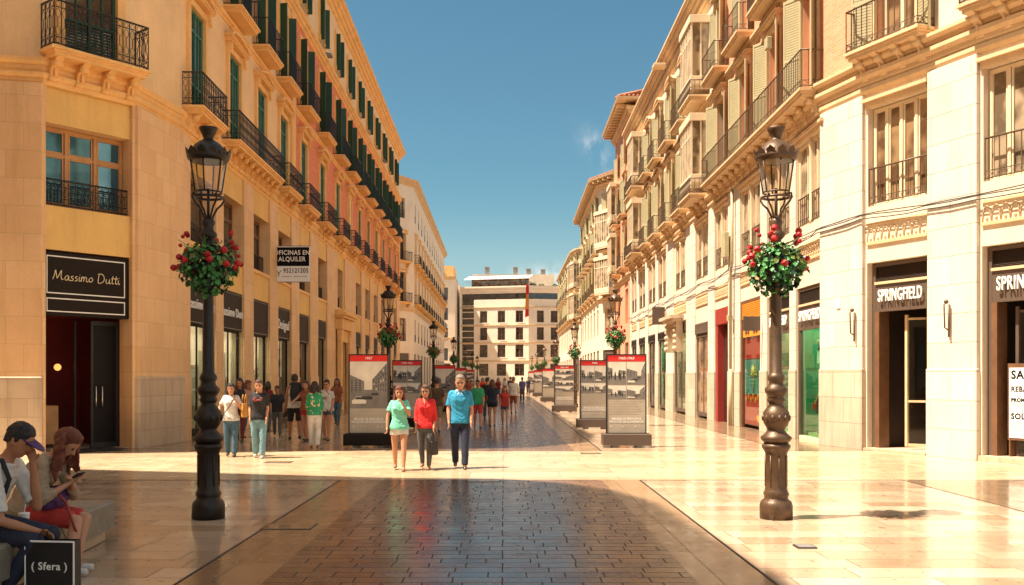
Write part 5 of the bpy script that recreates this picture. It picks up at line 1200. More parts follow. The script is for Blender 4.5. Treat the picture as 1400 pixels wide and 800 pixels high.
def fuse(mb, name, mats, vox, smooth=3, wrinkle=0, seed=0, paint=None):
    me = bpy.data.meshes.new(name); me.from_pydata(mb.v, [], mb.f)
    import bmesh
    bm = bmesh.new(); bm.from_mesh(me); bmesh.ops.recalc_face_normals(bm, faces=bm.faces); bm.to_mesh(me); bm.free()
    o = bpy.data.objects.new(name, me); TS.collection.objects.link(o)
    r = o.modifiers.new('r', 'REMESH'); r.mode = 'VOXEL'; r.voxel_size = vox; r.adaptivity = 0
    if smooth: sm = o.modifiers.new('s', 'SMOOTH'); sm.iterations = smooth; sm.factor = .5
    TS.view_layers[0].update(); dg = TS.view_layers[0].depsgraph; out = bpy.data.meshes.new_from_object(o.evaluated_get(dg)); bpy.data.objects.remove(o); out.name = name
    if wrinkle:
        off = Vector((seed*3.1, seed*1.7, seed*.9)); nn = [v.normal.copy() for v in out.vertices]
        for v, n_ in zip(out.vertices, nn):
            p = v.co; k = .55*noise.noise(Vector((p.x*13+p.z*4, p.y*13, p.z*5))+off)+.55*noise.noise(Vector((p.x*12+p.z*20, p.y*16, p.z*26-abs(p.x)*20))+off)
            v.co = p+n_*wrinkle*k
    out.materials.clear()
    for m_ in (mats if isinstance(mats, list) else [mats]): out.materials.append(M[m_])
    out.polygons.foreach_set('use_smooth', [True]*len(out.polygons))
    if paint:
        for p in out.polygons: p.material_index = paint(p.center)
    out.update(); return out
V3 = Vector
def joints(H=1.75, fem=False, stride=.0, armL=0, armR=0, stance=0, lean=0):
    """standing or walking figure facing -y; L is the figure's left (+x)"""
    k = H/1.75; sw = .136 if fem else .160; J = {}
    J['pelvis'] = V3((0, 0, .93)); J['waist'] = V3((0, -.01-lean*.3, 1.08)); J['chest'] = V3((0, -.01-lean*.6, 1.28)); J['neck'] = V3((0, .0-lean, 1.465)); J['head'] = V3((0, -.03-lean*1.2, 1.618))
    for s, sg in (('L', 1), ('R', -1)):
        ph = stride*sg
        J['hip'+s] = V3((sg*.092, 0, .92)); 
        fwd = math.sin(ph)
        J['knee'+s] = V3((sg*.095, -fwd*.43*.9-(.05 if fwd < 0 else .03), .92-.43*math.cos(ph)*.99)); 
        kn = J['knee'+s]; ang = ph*.9 if fwd >= 0 else ph*1.3-.15
        J['ankle'+s] = V3((sg*(.09), kn.y-.41*math.sin(ang), max(.075, kn.z-.41*math.cos(ang))))
        if stride == 0: J['ankle'+s] = V3((sg*(.10+stance), .01, .075)); J['knee'+s] = V3((sg*(.10+stance*.6), -.025, .49))
        J['sh'+s] = V3((sg*sw, .01-lean*.9, 1.405))
    for s, sg, a in (('L', 1, armL), ('R', -1, armR)):
        if isinstance(a, (tuple, list)): J['elbow'+s] = V3(a[0]); J['wrist'+s] = V3(a[1])
        else:
            J['elbow'+s] = J['sh'+s]+V3((sg*.055, -math.sin(a)*.28, -math.cos(a)*.28)); J['wrist'+s] = J['elbow'+s]+V3((-sg*.01, -math.sin(a+.35)*.25, -math.cos(a+.35)*.25))
    mn = min(J['ankleL'].z, J['ankleR'].z)-.075
    for q in J: J[q] = V3((J[q].x*k, J[q].y*k, (J[q].z-mn)*k))
    J['k'] = k; J['fem'] = fem; J['facing'] = V3((0, -1, 0)); J['lat'] = V3((1, 0, 0)); return J
def spine_secs(J, grow, a, b, fem):
    """sections of the trunk between parameters a..b along pelvis-waist-chest-shoulders-neck"""
    k = J['k']; lat = J['lat']
    up0 = (J['waist']-J['pelvis']).normalized(); up1 = (J['neck']-J['chest']).normalized()
    P = [(J['pelvis']-up0*.13*k, .10, .085), (J['pelvis']-up0*.06*k, .165, .115), (J['pelvis']+up0*.0, .178 if fem else .168, .122), (J['pelvis'].lerp(J['waist'], .6), .150 if fem else .155, .108), (J['waist'], .130 if fem else .150, .100),
         (J['waist'].lerp(J['chest'], .5), .138 if fem else .160, .105), (J['chest'], .145 if fem else .166, .118 if fem else .114), (J['chest'].lerp(J['neck'], .5), .140 if fem else .162, .100), (J['neck']-up1*.050*k, .115 if fem else .130, .070), (J['neck']-up1*.015*k, .085, .065), (J['neck']+up1*.01*k, .062, .060)]
    out = []; n = len(P)
    for i, (c, w_, d_) in enumerate(P):
        if i < a or i > b: continue
        u = (P[min(i+1, n-1)][0]-P[max(i-1, 0)][0]).normalized(); dp = u.cross(lat).normalized(); l2 = dp.cross(u).normalized()
        out.append((c, l2, dp, w_*k+grow, d_*k+grow))
    return out
def hand(sb, wr, el, k, facing, side, near, curl=.6):
    d = (wr-el).normalized(); f = facing-d*facing.dot(d); f = f.normalized() if f.length > .1 else V3((0,0,1)).cross(d).normalized(); sd = d.cross(f).normalized()
    pc = wr+d*.055*k; sb.cone(wr-d*.02*k, wr+d*.02*k, .024*k, .026*k); 
    sb.loft([(wr+d*.01*k, f, sd, .026*k, .018*k), (wr+d*.05*k, f, sd, .040*k, .017*k), (wr+d*.09*k, f, sd, .040*k, .014*k)], 10)
    if not near: sb.cone(wr+d*.09*k, wr+d*.15*k-sd*.0, .022*k, .014*k, 8); return
    ins = -sd*side
    for i, L in enumerate((.068, .078, .072, .055)):
        b = wr+d*.09*k+f*(.030-.020*i)*k; m = b+(d*math.cos(curl*.5)+ins*math.sin(curl*.5))*L*.5*k; e = m+(d*math.cos(curl*1.3)+ins*math.sin(curl*1.3))*L*.5*k
        sb.cone(b, m, .0095*k, .0088*k, 8); sb.cone(m, e, .0088*k, .0072*k, 8)
    b = wr+d*.03*k+f*.03*k; m = b+(d*.6+f*.7).normalized()*.035*k; e = m+(d*.9+f*.15+ins*.4).normalized()*.03*k; sb.cone(b, m, .012*k, .0105*k, 8); sb.cone(m, e, .0105*k, .008*k, 8)
def make_person(label, W_, J, top, bottom, hair, vox=.012, skin='skin', extras=(), group=None, cat='person', name='person', seed=1, curl=.6, bare_arm=None, shoes=('leather_dark',)):
    """top: (material, sleeve 0..1 or None, length) ; bottom: (material, kind) ; hair: (material, style)"""
    o = tag(put(name, None, None, W_), label, cat, group); k = J['k']; fem = J['fem']; near = vox < .0115; fc = J['facing']
    sb = SB(); sb.loft(spine_secs(J, -.006 if top else 0, 0, 10, fem))
    hd = J['head']; nk = J['neck']; hf = J.get('hfacing', fc); up = J.get('hup', (hd-nk).normalized()); hl = up.cross(hf).normalized(); hf = hl.cross(up).normalized()
    sb.cone(nk-up*.03*k, hd-up*.03*k, .056*k, .052*k, 12)
    hk = k*1.10
    sb.loft([(hd-up*.118*hk+hf*.040*hk, hl, hf, .020*hk, .020*hk), (hd-up*.105*hk+hf*.030*hk, hl, hf, .040*hk, .045*hk), (hd-up*.075*hk+hf*.015*hk, hl, hf, .058*hk, .070*hk), (hd-up*.03*hk+hf*.006*hk, hl, hf, .068*hk, .084*hk), (hd+up*.02*hk, hl, hf, .073*hk, .092*hk), (hd+up*.065*hk, hl, hf, .068*hk, .088*hk), (hd+up*.10*hk, hl, hf, .048*hk, .064*hk), (hd+up*.118*hk, hl, hf, .018*hk, .028*hk)], 16)
    sb.cone(hd+hf*.088*hk+up*.008*hk, hd+hf*.108*hk-up*.028*hk, .009*hk, .014*hk, 8); sb.cone(hd+hf*.093*hk-up*.026*hk, hd+hf*.093*hk-up*.028*hk, .019*hk, .017*hk, 8)
    sb.cone(hd+hf*.082*hk-up*.055*hk-hl*.016*hk, hd+hf*.082*hk-up*.055*hk+hl*.016*hk, .012*hk, .012*hk, 8)
    sb.cone(hd+hf*.080*hk+up*.026*hk-hl*.034*hk, hd+hf*.080*hk+up*.026*hk+hl*.034*hk, .011*hk, .011*hk, 8)
    for sg in (-1, 1): sb.cone(hd+hl*.074*hk*sg+up*.012*hk-hf*.008*hk, hd+hl*.076*hk*sg-up*.028*hk, .013*hk, .010*hk, 8)
    for s, sg in (('L', 1), ('R', -1)):
        sh, el, wr = J['sh'+s], J['elbow'+s], J['wrist'+s]; ar = .88 if fem else 1
        sb.cone(sh-J['lat']*sg*.03*k, sh, .060*k*ar, .055*k*ar, 12); sb.cone(sh, sh.lerp(el, .5), .054*k*ar, .047*k*ar, 12); sb.cone(sh.lerp(el, .5), el, .047*k*ar, .038*k*ar, 12); sb.cone(el, el.lerp(wr, .35), .039*k*ar, .040*k*ar, 12); sb.cone(el.lerp(wr, .35), wr, .040*k*ar, .025*k*ar, 12)
        hand(sb, wr, el, k, fc, sg, near, J.get('curl', curl))
        hp, kn, an = J['hip'+s], J['knee'+s], J['ankle'+s]; lr = 1.04 if fem else 1
        if bottom and bottom[1] in ('slim', 'loose'): lr *= .90
        cf = .86 if bottom and bottom[1] in ('slim', 'loose') else 1
        sb.cone(hp, hp.lerp(kn, .4), .088*k*lr, .080*k*lr, 14); sb.cone(hp.lerp(kn, .4), kn, .080*k*lr, .055*k*cf, 14); bk = -fc if abs((kn-an).normalized().z) > .5 else V3((0,0,-1))
        sb.cone(kn, kn.lerp(an, .35)+bk*.012*k, .053*k*cf, .056*k*cf, 12); sb.cone(kn.lerp(an, .35)+bk*.012*k, an, .055*k*cf, .034*k*cf, 12)
        td = J.get('toe', fc); sb.cone(an-V3((0,0,.035*k)), an+td*.14*k-V3((0,0,.045*k)), .034*k, .026*k, 10); sb.cone(an-td*.03*k-V3((0,0,.04*k)), an, .032*k, .034*k, 10)
    def paint(c):
        v = c-hd; f_, u_, l_ = v.dot(hf)/hk, v.dot(up)/hk, v.dot(hl)/hk
        if f_ > .070 and .004 < u_ < .022 and .018 < abs(l_) < .045: return 1
        if f_ > .082 and -.062 < u_ < -.048 and abs(l_) < .022: return 2
        return 0
    body_ = fuse(sb, 'body', [skin, 'leather_dark', 'lip_red'], vox, 3, 0, seed, paint if vox < .02 else None); put('body', body_, o, W_)
    # clothes
    if top:
        m_, sl, ln = top; sb = SB(); g = .020*k
        secs = spine_secs(J, g, {0: 4, 1: 1, 2: 0}.get(ln, 1), 9, fem)
        if ln == 1: secs[0] = (*secs[0][:3], secs[0][3]+.014, secs[0][4]+.020); secs[1] = (*secs[1][:3], secs[1][3]+.006, secs[1][4]+.008)
        sb.loft(secs)
        if fem:
            for sg in (-1, 1): sb.sphere(J['chest']+J['lat']*sg*.072*k+fc*.088*k+(J['neck']-J['chest'])*.02, .062*k, 10, 8)
        if sl is not None:
            for s, sg in (('L', 1), ('R', -1)):
                sh, el, wr = J['sh'+s], J['elbow'+s], J['wrist'+s]; sb.cone(sh-J['lat']*sg*.05*k, sh, .068*k, .062*k, 12)
                if sl <= .5: e = sh.lerp(el, sl*2*.95); sb.sphere(sh, .063*k, 12, 8); sb.tube([sh, sh.lerp(e, .5), e], [.063*k, .063*k, .066*k], 12)
                else: sb.cone(sh, el, .062*k, .054*k, 12); e = el.lerp(wr, (sl-.5)*2*.95); sb.tube([el, e], [.055*k, .044*k], 12)
        else:
            for sg, s in ((1, 'L'), (-1, 'R')): sh = J['sh'+s]; sb.cone(sh-J['lat']*sg*.065*k, sh-J['lat']*sg*.045*k, .066*k, .06*k, 12)
        put('shirt' if cat == 'person' else 'dress', fuse(sb, 'shirt', m_, vox, 2, .012*k, seed+3), o, W_)
    if bottom:
        m_, kd = bottom; sb = SB(); g = .014*k; sb.loft(spine_secs(J, g*.5, 0, 3, fem))
        for s, sg in (('L', 1), ('R', -1)):
            hp, kn, an = J['hip'+s], J['knee'+s], J['ankle'+s]
            if kd == 'short': e = hp.lerp(kn, .40); sb.sphere(hp, .100*k, 12, 8); sb.tube([hp, e], [.100*k, .098*k], 14)
            elif kd == 'bermuda': e = hp.lerp(kn, .92); sb.sphere(hp, .100*k, 12, 8); sb.tube([hp, e], [.100*k, .080*k], 14)
            elif kd == 'skirt': pass
            else:
                r2 = .042 if kd == 'slim' else .062
                sb.cone(hp, hp.lerp(kn, .4), .098*k, .094*k, 14); sb.cone(hp.lerp(kn, .4), kn, .094*k, (.064 if kd == 'slim' else .074)*k, 14); sb.sphere(kn, (.064 if kd == 'slim' else .072)*k, 10, 8); sb.tube([kn, kn.lerp(an, .4), an+V3((0,0,.0))], [(.064 if kd == 'slim' else .072)*k, (.062 if kd == 'slim' else .070)*k, r2*k], 14)
        if kd == 'skirt':
            c0 = (J['hipL']+J['hipR'])/2; c1 = (J['kneeL']+J['kneeR'])/2; dn = (c1-c0).normalized(); ly = dn.cross(J['lat']).normalized(); sb.loft([(c0, J['lat'], ly, .19*k, .15*k), (c0.lerp(c1, .5), J['lat'], ly, .215*k, .18*k), (c0.lerp(c1, .9), J['lat'], ly, .24*k, .22*k)])
        put({'short': 'shorts', 'bermuda': 'shorts', 'skirt': 'skirt'}.get(kd, 'trousers'), fuse(sb, 'trousers', m_, vox, 2, .007*k, seed+5), o, W_)
    for s in 'LR':
        an = J['ankle'+s]; td = J.get('toe', fc); sb = SB(); z = V3((0,0,1)); sb.cone(an-z*.045*k-td*.035*k, an+td*.13*k-z*.048*k, .039*k, .034*k, 10)
        if shoes[0] != 'sandal_tan': sb.cone(an-z*.03*k-td*.02*k, an-z*.005*k, .040*k, .038*k, 10)
        for i, v in enumerate(sb.v): sb.v[i] = (v[0], v[1], max(v[2], an.z-.075*k))
        put('shoe', fuse(sb, 'shoe', shoes[0], max(vox*.8, .009), 1), o, W_)
    if hair:
        m_, st = hair; sb = SB()
        if st != 'cap':
            sb.loft([(hd-up*.045*hk-hf*.055*hk, hl, hf, .055*hk, .045*hk), (hd-up*.01*hk-hf*.026*hk, hl, hf, .078*hk, .074*hk), (hd+up*.035*hk-hf*.016*hk, hl, hf, .082*hk, .086*hk), (hd+up*.075*hk-hf*.006*hk, hl, hf, .078*hk, .092*hk), (hd+up*.112*hk-hf*.004*hk, hl, hf, .058*hk, .076*hk), (hd+up*.134*hk, hl, hf, .022*hk, .034*hk)], 16)
        if st in ('long', 'bob', 'pony'):
            L = {'long': .33, 'bob': .20, 'pony': .12}[st]*k; z = J.get('hairdown', V3((0,0,1)))
            for sg in (-1, 1): sb.tube([hd+hl*sg*.062*hk+up*.06*hk, hd+hl*sg*.080*hk-up*.02*hk-hf*.02*hk, hd+hl*sg*.085*hk-z*L*.5-hf*.015*hk, hd+hl*sg*.07*hk-z*L*.85-hf*.02*hk], [.030*k, .034*k, .036*k, .016*k], 10)
            sb.tube([hd-hf*.07*hk+up*.05*hk, hd-hf*.088*hk-up*.04*hk, hd-hf*.08*hk-z*L*.6, hd-hf*.07*hk-z*L], [.06*k, .075*k, .07*k, .03*k], 12)
        if st == 'bun': sb.sphere(hd-hf*.095*hk+up*.07*hk, .045*k, 10, 8)
        if st in ('cap', 'hat'):
            pass
        if sb.v: put('hair', fuse(sb, 'hair', m_, max(vox*.9, .009), 1, .010*k, seed+9), o, W_)
    for f_ in extras: f_(o, W_, J, hd, hf, hl, up, k)
    return o
mat('leather_dark', (.02, .014, .012), .4, .2, 8); mat('lip_red', (.36, .09, .07), .5, 0); mat('sandal_tan', (.22, .10, .045), .6, .2, 8); mat('shoe_white', (.6, .56, .5), .6, .1, 8)
mat('hair_dark', (.022, .013, .010), .45, .4, 30, .6); mat('hair_brown', (.085, .032, .014), .45, .4, 30, .6); mat('hair_red', (.17, .035, .012), .45, .5, 30, .6); mat('hair_grey', (.22, .16, .12), .6, .3, 30, .4)
for nm, c_ in (('mint', (.20, .62, .42)), ('scarlet', (.70, .018, .015)), ('polo_blue', (.025, .26, .42)), ('white', (.66, .62, .55)), ('black', (.018, .017, .018)), ('denim', (.055, .12, .17)), ('denim_light', (.16, .30, .34)), ('navy', (.018, .022, .045)), ('grey', (.10, .095, .09)), ('brown', (.09, .05, .025)), ('green', (.03, .30, .13)), ('red_short', (.50, .04, .03)), ('rust', (.28, .08, .035)), ('khaki', (.30, .20, .11)), ('white_pants', (.72, .66, .58)), ('blue_shirt', (.08, .12, .30)), ('dusty_pink', (.45, .22, .17)), ('wine', (.16, .02, .022)), ('lace', (.42, .30, .19)), ('cream_tee', (.60, .52, .40))): cloth('cloth_'+nm, c_)
cloth('cloth_floral', (.02, .27, .11), (.62, .45, .25), 11); cloth('cloth_print', (.62, .58, .5), (.25, .06, .06), 9)
def shades(o, W_, J, hd, hf, hl, up, k):
    mb = MB(); c_ = hd+hf*.098*k+up*.014*k
    for sg in (-1, 1): mb.tube([c_+hl*sg*.016*k, c_+hl*sg*.05*k], .017*k, 8); mb.tube([c_+hl*sg*.052*k, hd+hl*sg*.080*k+up*.016*k], .005*k, 4)
    mb.tube([c_-hl*.02*k+up*.006*k, c_+hl*.02*k+up*.006*k], .005*k, 4); put('sunglasses', mb.mesh('sunglasses', 'leather_dark'), o, W_)
def collar(col):
    def f(o, W_, J, hd, hf, hl, up, k):
        nk = J['neck']; mb = MB(); n = 12; mb.tube([nk+V3((math.cos(a)*.072*k, math.sin(a)*.066*k-.005, .0+.012*math.sin(a)*k)) for a in [math.pi*(-.38)+math.pi*1.76*i/n for i in range(n+1)]], .017*k, 6)
        for sg in (-1, 1): mb.add([nk+V3((sg*.065, -.05, .0))*k, nk+V3((sg*.012, -.105, -.045))*k, nk+V3((sg*.055, -.108, -.085))*k, nk+V3((sg*.095, -.075, -.03))*k], [(0,1,2,3)])
        put('collar', mb.mesh('collar', col), o, W_)
    return f
def vneck(o, W_, J, hd, hf, hl, up, k):
    nk = J['neck']; y = -.118*k; mb = MB(); mb.add([nk+V3((-.052, -.070, -.005))*k, nk+V3((.052, -.070, -.005))*k, nk+V3((0, -.142, -.125))*k, nk+V3((0, -.118, -.02))*k], [(0,2,3),(3,2,1)]); put('neckline', mb.mesh('neckline', 'skin'), o, W_)
    mb = MB(); mb.tube([nk+V3((-.06, -.072, .0))*k, nk+V3((0, -.148, -.135))*k, nk+V3((.06, -.072, 0))*k], .009*k, 5); put('neck_trim', mb.mesh('neck_trim', 'cloth_scarlet'), o, W_)
def front_patch(col, z=.0, w_=.09, h_=.08, kind='tri'):
    """motif printed on the chest"""
    def f(o, W_, J, hd, hf, hl, up, k):
        c_ = J['chest']+J['facing']*(.118+.022+(.035 if J['fem'] else 0))*k+V3((0, 0, z)); mb = MB(); rd = random.Random(4)
        for i in range(9): p = c_+V3((rd.uniform(-w_, w_), .0, rd.uniform(-h_, h_)*.5)); mb.sphere(p, .028, 7, 4, 0, (1.2, .35, .6))
        put('shirt_print', mb.mesh('shirt_print', col), o, W_)
    return f
def bag_strap(col, side=1):
    def f(o, W_, J, hd, hf, hl, up, k):
        sh = J['sh'+('L' if side > 0 else 'R')]; q = J['pelvis']+V3((-side*.2, 0, .02))*k; mb = MB()
        mb.tube([sh+V3((-side*.05, .09, .03))*k, sh+V3((-side*.05, 0, .075))*k, sh+V3((-side*.05, -.11, .0))*k, J['chest']+V3((0, -.165, -.05))*k, J['waist']+V3((-side*.12, -.15, -.02))*k, q], .012*k, 5); put('bag_strap', mb.mesh('bag_strap', col), o, W_)
    return f
def place(px, yf, scale_h, yaw=0):
    """street position from where the feet stand: yf is the image row of the feet in the photo"""
    z = 1314*1.75/(yf-515); return T((px-689)*z/1314, z, 0, yaw), z
def bagmesh(nm, m_, w_=.30, h_=.26, d_=.12, handle=.16):
    sb = SB(); sb.loft([(V3((0,0,-h_)), V3((1,0,0)), V3((0,1,0)), w_/2*.92, d_/2), (V3((0,0,-h_*.5)), V3((1,0,0)), V3((0,1,0)), w_/2, d_/2), (V3((0,0,0)), V3((1,0,0)), V3((0,1,0)), w_/2*.85, d_/2*.6)], 12)
    a = fuse(sb, nm, m_, .014, 2, .006, 2); b = MB()
    for y in (-.03, .03): b.tube([(-w_*.25, y, -.02), (-w_*.2, y, handle*.7), (0, y, handle), (w_*.2, y, handle*.7), (w_*.25, y, -.02)], .008, 5)
    return a, b.mesh('handle', m_)
def carried(nm, label, cat, W_, pos, m_, rz=0, **kw):
    a, b = bagmesh('bag', m_, **kw); w2 = W_ @ Matrix.Translation(pos) @ Matrix.Rotation(rz, 4, 'Z'); o = put(nm, a, None, w2); tag(o, label, cat); put('handle', b, o, w2); return o

# the three walkers in the sunlit band
W1, _ = place(546, 643, 0, R(4)); J = joints(1.60, True, .22, .12, ((-.235, -.03, 1.17), (-.09, -.20, 1.36)))
J['elbowR'] = V3((-.20, -.12, 1.06)); J['wristR'] = V3((-.075, -.20, 1.27)); J['curl'] = 1.1
J['elbowL'], J['elbowR'] = V3((.19, -.12, 1.04)), V3((-.215, -.0, 1.02)); J['wristL'], J['wristR'] = V3((.065, -.20, 1.25)), V3((-.225, -.06, .80))
make_person('young woman in a mint T-shirt and white shorts with one hand at her mouth', W1, J, ('cloth_mint', .35, 1), ('cloth_white', 'short'), ('hair_red', 'long'), .0095, 'skin', (), 'people walking down the street', seed=2, shoes=('sandal_tan',))
W2, _ = place(582, 641, 0, R(-3)); J = joints(1.62, True, .20, .05, .08)
make_person('woman in a bright red V-neck blouse, dark trousers and sunglasses, middle of the three walkers', W2, J, ('cloth_scarlet', .8, 1), ('cloth_grey', 'slim'), ('hair_brown', 'bob'), .0095, 'skin', (shades, vneck), 'people walking down the street', seed=4, shoes=('sandal_tan',))
wl = J['wristL']; carried('handbag', 'black handbag hanging from the hand of the woman in red', 'handbag', W2, (wl.x+.015, wl.y-.06, wl.z-.27), 'leather_dark', R(70), w_=.26, h_=.26, handle=.17)
W3, _ = place(629, 640, 0, R(2)); J = joints(1.80, False, .20, .10, .05, )
make_person('tall man in a blue polo shirt, dark trousers and sunglasses, right of the three walkers', W3, J, ('cloth_polo_blue', .42, 1), ('cloth_navy', 'loose'), ('hair_grey', 'short'), .0095, 'skin', (shades, collar('cloth_white')), 'people walking down the street', seed=6)

# the group by the left shop fronts
G = 'people by the left shop fronts'
Wp, _ = place(316, 624, 0, R(8)); J = joints(1.62, True, .12, .1, .1); J['elbowR'], J['wristR'] = V3((-.25, -.02, 1.06)), V3((-.22, -.20, 1.02)); J['elbowL'], J['wristL'] = V3((.22, -.06, 1.04)), V3((.13, -.20, 1.22))
make_person('woman in a pale T-shirt and dark jeans holding a yellow bag strap', Wp, J, ('cloth_white', .35, 1), ('cloth_denim', 'loose'), ('hair_dark', 'pony'), .012, 'skin', (bag_strap('cloth_brown', 1),), G, seed=8, shoes=('leather_dark',))
carried('shoulder_bag', 'mustard yellow shoulder bag on the woman in the pale T-shirt', 'handbag', Wp, (.29, -.05, 1.16), 'yellow_leather' if mat('yellow_leather', (.55, .26, .04), .6, .2, 8) else '', R(80), w_=.28, h_=.30, handle=.2)
Wp, _ = place(354, 626, 0, R(6)); J = joints(1.70, True, .14, .08, .08)
make_person('woman in a black printed T-shirt and light blue jeans among the left group', Wp, J, ('cloth_black', .45, 1), ('cloth_denim_light', 'loose'), ('hair_brown', 'short'), .012, 'skin', (front_patch('red_dark', .04),), G, seed=10, shoes=('shoe_white',))
Wp, _ = place(328, 604, 0, R(0)); J = joints(1.72, True, .1, .05, .05)
make_person('long-haired woman in dark clothes standing behind the woman in the pale T-shirt', Wp, J, ('cloth_black', None, 1), ('cloth_wine', 'slim'), ('hair_dark', 'long'), .016, 'skin_tan', (), G, seed=12)
Wp, _ = place(338, 600, 0, R(60)); J = joints(1.66, True, .12, .2, .3)
make_person('red-haired woman in dusty pink half hidden behind the group on the left', Wp, J, ('cloth_dusty_pink', .4, 1), ('cloth_denim', 'slim'), ('hair_red', 'long'), .016, 'skin_tan', (), G, seed=13)
Wp, _ = place(379, 596, 0, R(12)); J = joints(1.50, False, .2, .2, .1, lean=.03)
make_person('boy in a black T-shirt and dark trousers left of the man with the backpack', Wp, J, ('cloth_black', .45, 1), ('cloth_grey', 'loose'), ('hair_dark', 'short'), .015, 'skin_tan', (), G, seed=14)
Wp, _ = place(403, 602, 0, R(200)); J = joints(1.86, False, .30, .1, .2)
make_person('tall man seen from behind in a white vest and black shorts', Wp, J, ('cloth_white', None, 1), ('cloth_black', 'bermuda'), ('hair_dark', 'short'), .014, 'skin_tan', (), G, seed=15)
sb = SB(); sb.loft([(V3((0,.0,-.28)), V3((1,0,0)), V3((0,1,0)), .15, .10), (V3((0,0,0)), V3((1,0,0)), V3((0,1,0)), .17, .12), (V3((0,0,.24)), V3((1,0,0)), V3((0,1,0)), .13, .08)]); w2 = Wp @ T(0, .27, 1.36)
bp_ = tag(put('backpack', fuse(sb, 'backpack', 'cloth_black', .016, 2, .01), None, w2), 'black backpack on the back of the tall man in the white vest', 'backpack')
mb = MB(); [mb.tube([(sg*.12, .02, -.2), (sg*.15, -.30, -.05), (sg*.14, -.42, .05), (sg*.12, -.30, .19), (sg*.09, -.05, .2)], .022, 6) for sg in (-1, 1)]; put('strap', mb.mesh('strap', 'cloth_black'), bp_, w2)
Wp, _ = place(419, 603, 0, R(-20)); J = joints(1.66, True, .12, .1, .9)
make_person('woman facing us half hidden beside the tall man with the backpack', Wp, J, ('cloth_rust', .3, 1), ('cloth_red_short', 'short'), ('hair_brown', 'bob'), .016, 'skin', (), G, seed=16)
Wp, _ = place(430, 613, 0, R(184)); J = joints(1.64, True, .10, .05, .05)
make_person('woman seen from behind in a green floral blouse and white trousers', Wp, J, ('cloth_floral', .75, 1), ('cloth_white_pants', 'loose'), ('hair_dark', 'bob'), .012, 'skin', (), G, seed=17, shoes=('sandal_tan',))
Wp, _ = place(447, 603, 0, R(-8)); J = joints(1.68, True, .14, .1, .1)
make_person('woman with sunglasses in a white printed T-shirt and denim shorts', Wp, J, ('cloth_print', .35, 1), ('cloth_denim', 'short'), ('hair_dark', 'bun'), .014, 'skin', (shades,), G, seed=18)
Wp, _ = place(461, 581, 0, R(-10)); J = joints(1.70, True, .12, .1, .9)
make_person('long-haired woman in a rust top and grey jeans, rightmost of the left group', Wp, J, ('cloth_rust', .4, 1), ('cloth_denim', 'slim'), ('hair_dark', 'long'), .018, 'skin_tan', (), G, seed=19)
Wp, _ = place(366, 590, 0, R(170)); J = joints(1.6, True, .1, .1, .1)
make_person('person in a wine-red top behind the black-shirted woman, near the shop windows', Wp, J, ('cloth_wine', .4, 1), ('cloth_grey', 'slim'), ('hair_dark', 'bob'), .02, 'skin_tan', (), G, seed=20)

# people further down the street
Fg = 'people far down the street'
far = [(597, 592, 178, 1.70, False, 'brown', .45, 'khaki', 'bermuda', 'hair_dark', 'short', 'person in a brown T-shirt and khaki shorts behind the woman in red', .016),
 (653, 585, 5, 1.66, False, 'green', .45, 'red_short', 'bermuda', 'hair_dark', 'short', 'person in a green T-shirt and red shorts behind the man in the blue polo', .016),
 (666, 572, 185, 1.74, False, 'black', .45, 'grey', 'loose', 'hair_dark', 'short', 'person all in black just right of the green T-shirt', .02),
 (673, 584, 175, 1.66, True, 'navy', .4, 'black', 'short', 'hair_brown', 'long', 'long-haired woman in a navy top and black shorts in mid street', .02),
 (690, 583, 0, 1.45, True, 'red_short', .3, 'denim', 'short', 'hair_brown', 'long', 'small red-topped girl in mid street left of the man in the white shirt', .02),
 (702, 566, 182, 1.76, False, 'white', .7, 'rust', 'bermuda', 'hair_grey', 'short', 'person in a white shirt and rust shorts walking away right of centre', .02),
 (714, 549, 186, 1.72, False, 'blue_shirt', .5, 'grey', 'loose', 'hair_dark', 'short', 'person in a blue-violet shirt walking away, right of the white shirt', .025),
 (641, 556, 0, 1.7, True, 'rust', .4, 'denim', 'slim', 'hair_dark', 'long', 'person in a rust top far behind the man in the blue polo', .025),
 (660, 552, 0, 1.68, True, 'scarlet', .4, 'grey', 'slim', 'hair_dark', 'bob', 'distant walker in a bright red top left of centre', .03),
 (668, 547, 180, 1.72, False, 'cream_tee', .4, 'navy', 'loose', 'hair_dark', 'short', 'distant walker in a cream top and navy trousers near the street axis', .03),
 (681, 548, 0, 1.68, True, 'wine', .4, 'denim', 'slim', 'hair_dark', 'long', 'distant walker in a wine-red top in the middle of the street', .03),
 (690, 543, 0, 1.66, True, 'white', .4, 'denim_light', 'slim', 'hair_brown', 'bob', 'distant walker in a white top and pale jeans at the street axis', .03),
 (698, 545, 180, 1.75, False, 'grey', .4, 'khaki', 'loose', 'hair_dark', 'short', 'distant walker in grey and khaki beside the white-shirted one', .03),
 (722, 541, 0, 1.7, False, 'navy', .4, 'grey', 'loose', 'hair_dark', 'short', 'distant walker in navy close to the far right boards', .035),
 (632, 545, 0, 1.7, True, 'green', .4, 'white_pants', 'slim', 'hair_dark', 'bob', 'distant walker in green and white near the far left boards', .035),
 (607, 560, 0, 1.72, False, 'cream_tee', .4, 'brown', 'loose', 'hair_dark', 'short', 'person in a cream top beside the third left board', .03)]
for i, (px, yf, yaw, H, fem, tc_, sl, bc, kd, hc, hs_, lb, vx) in enumerate(far):
    Wp, _ = place(px, yf, 0, R(yaw)); J = joints(H, fem, .2 if i % 3 else .1, .2, .1)
    make_person(lb, Wp, J, ('cloth_'+tc_, sl, 1), ('cloth_'+bc, kd), (hc, hs_), vx, 'skin', (shades,) if i == 1 else (), Fg, seed=30+i)

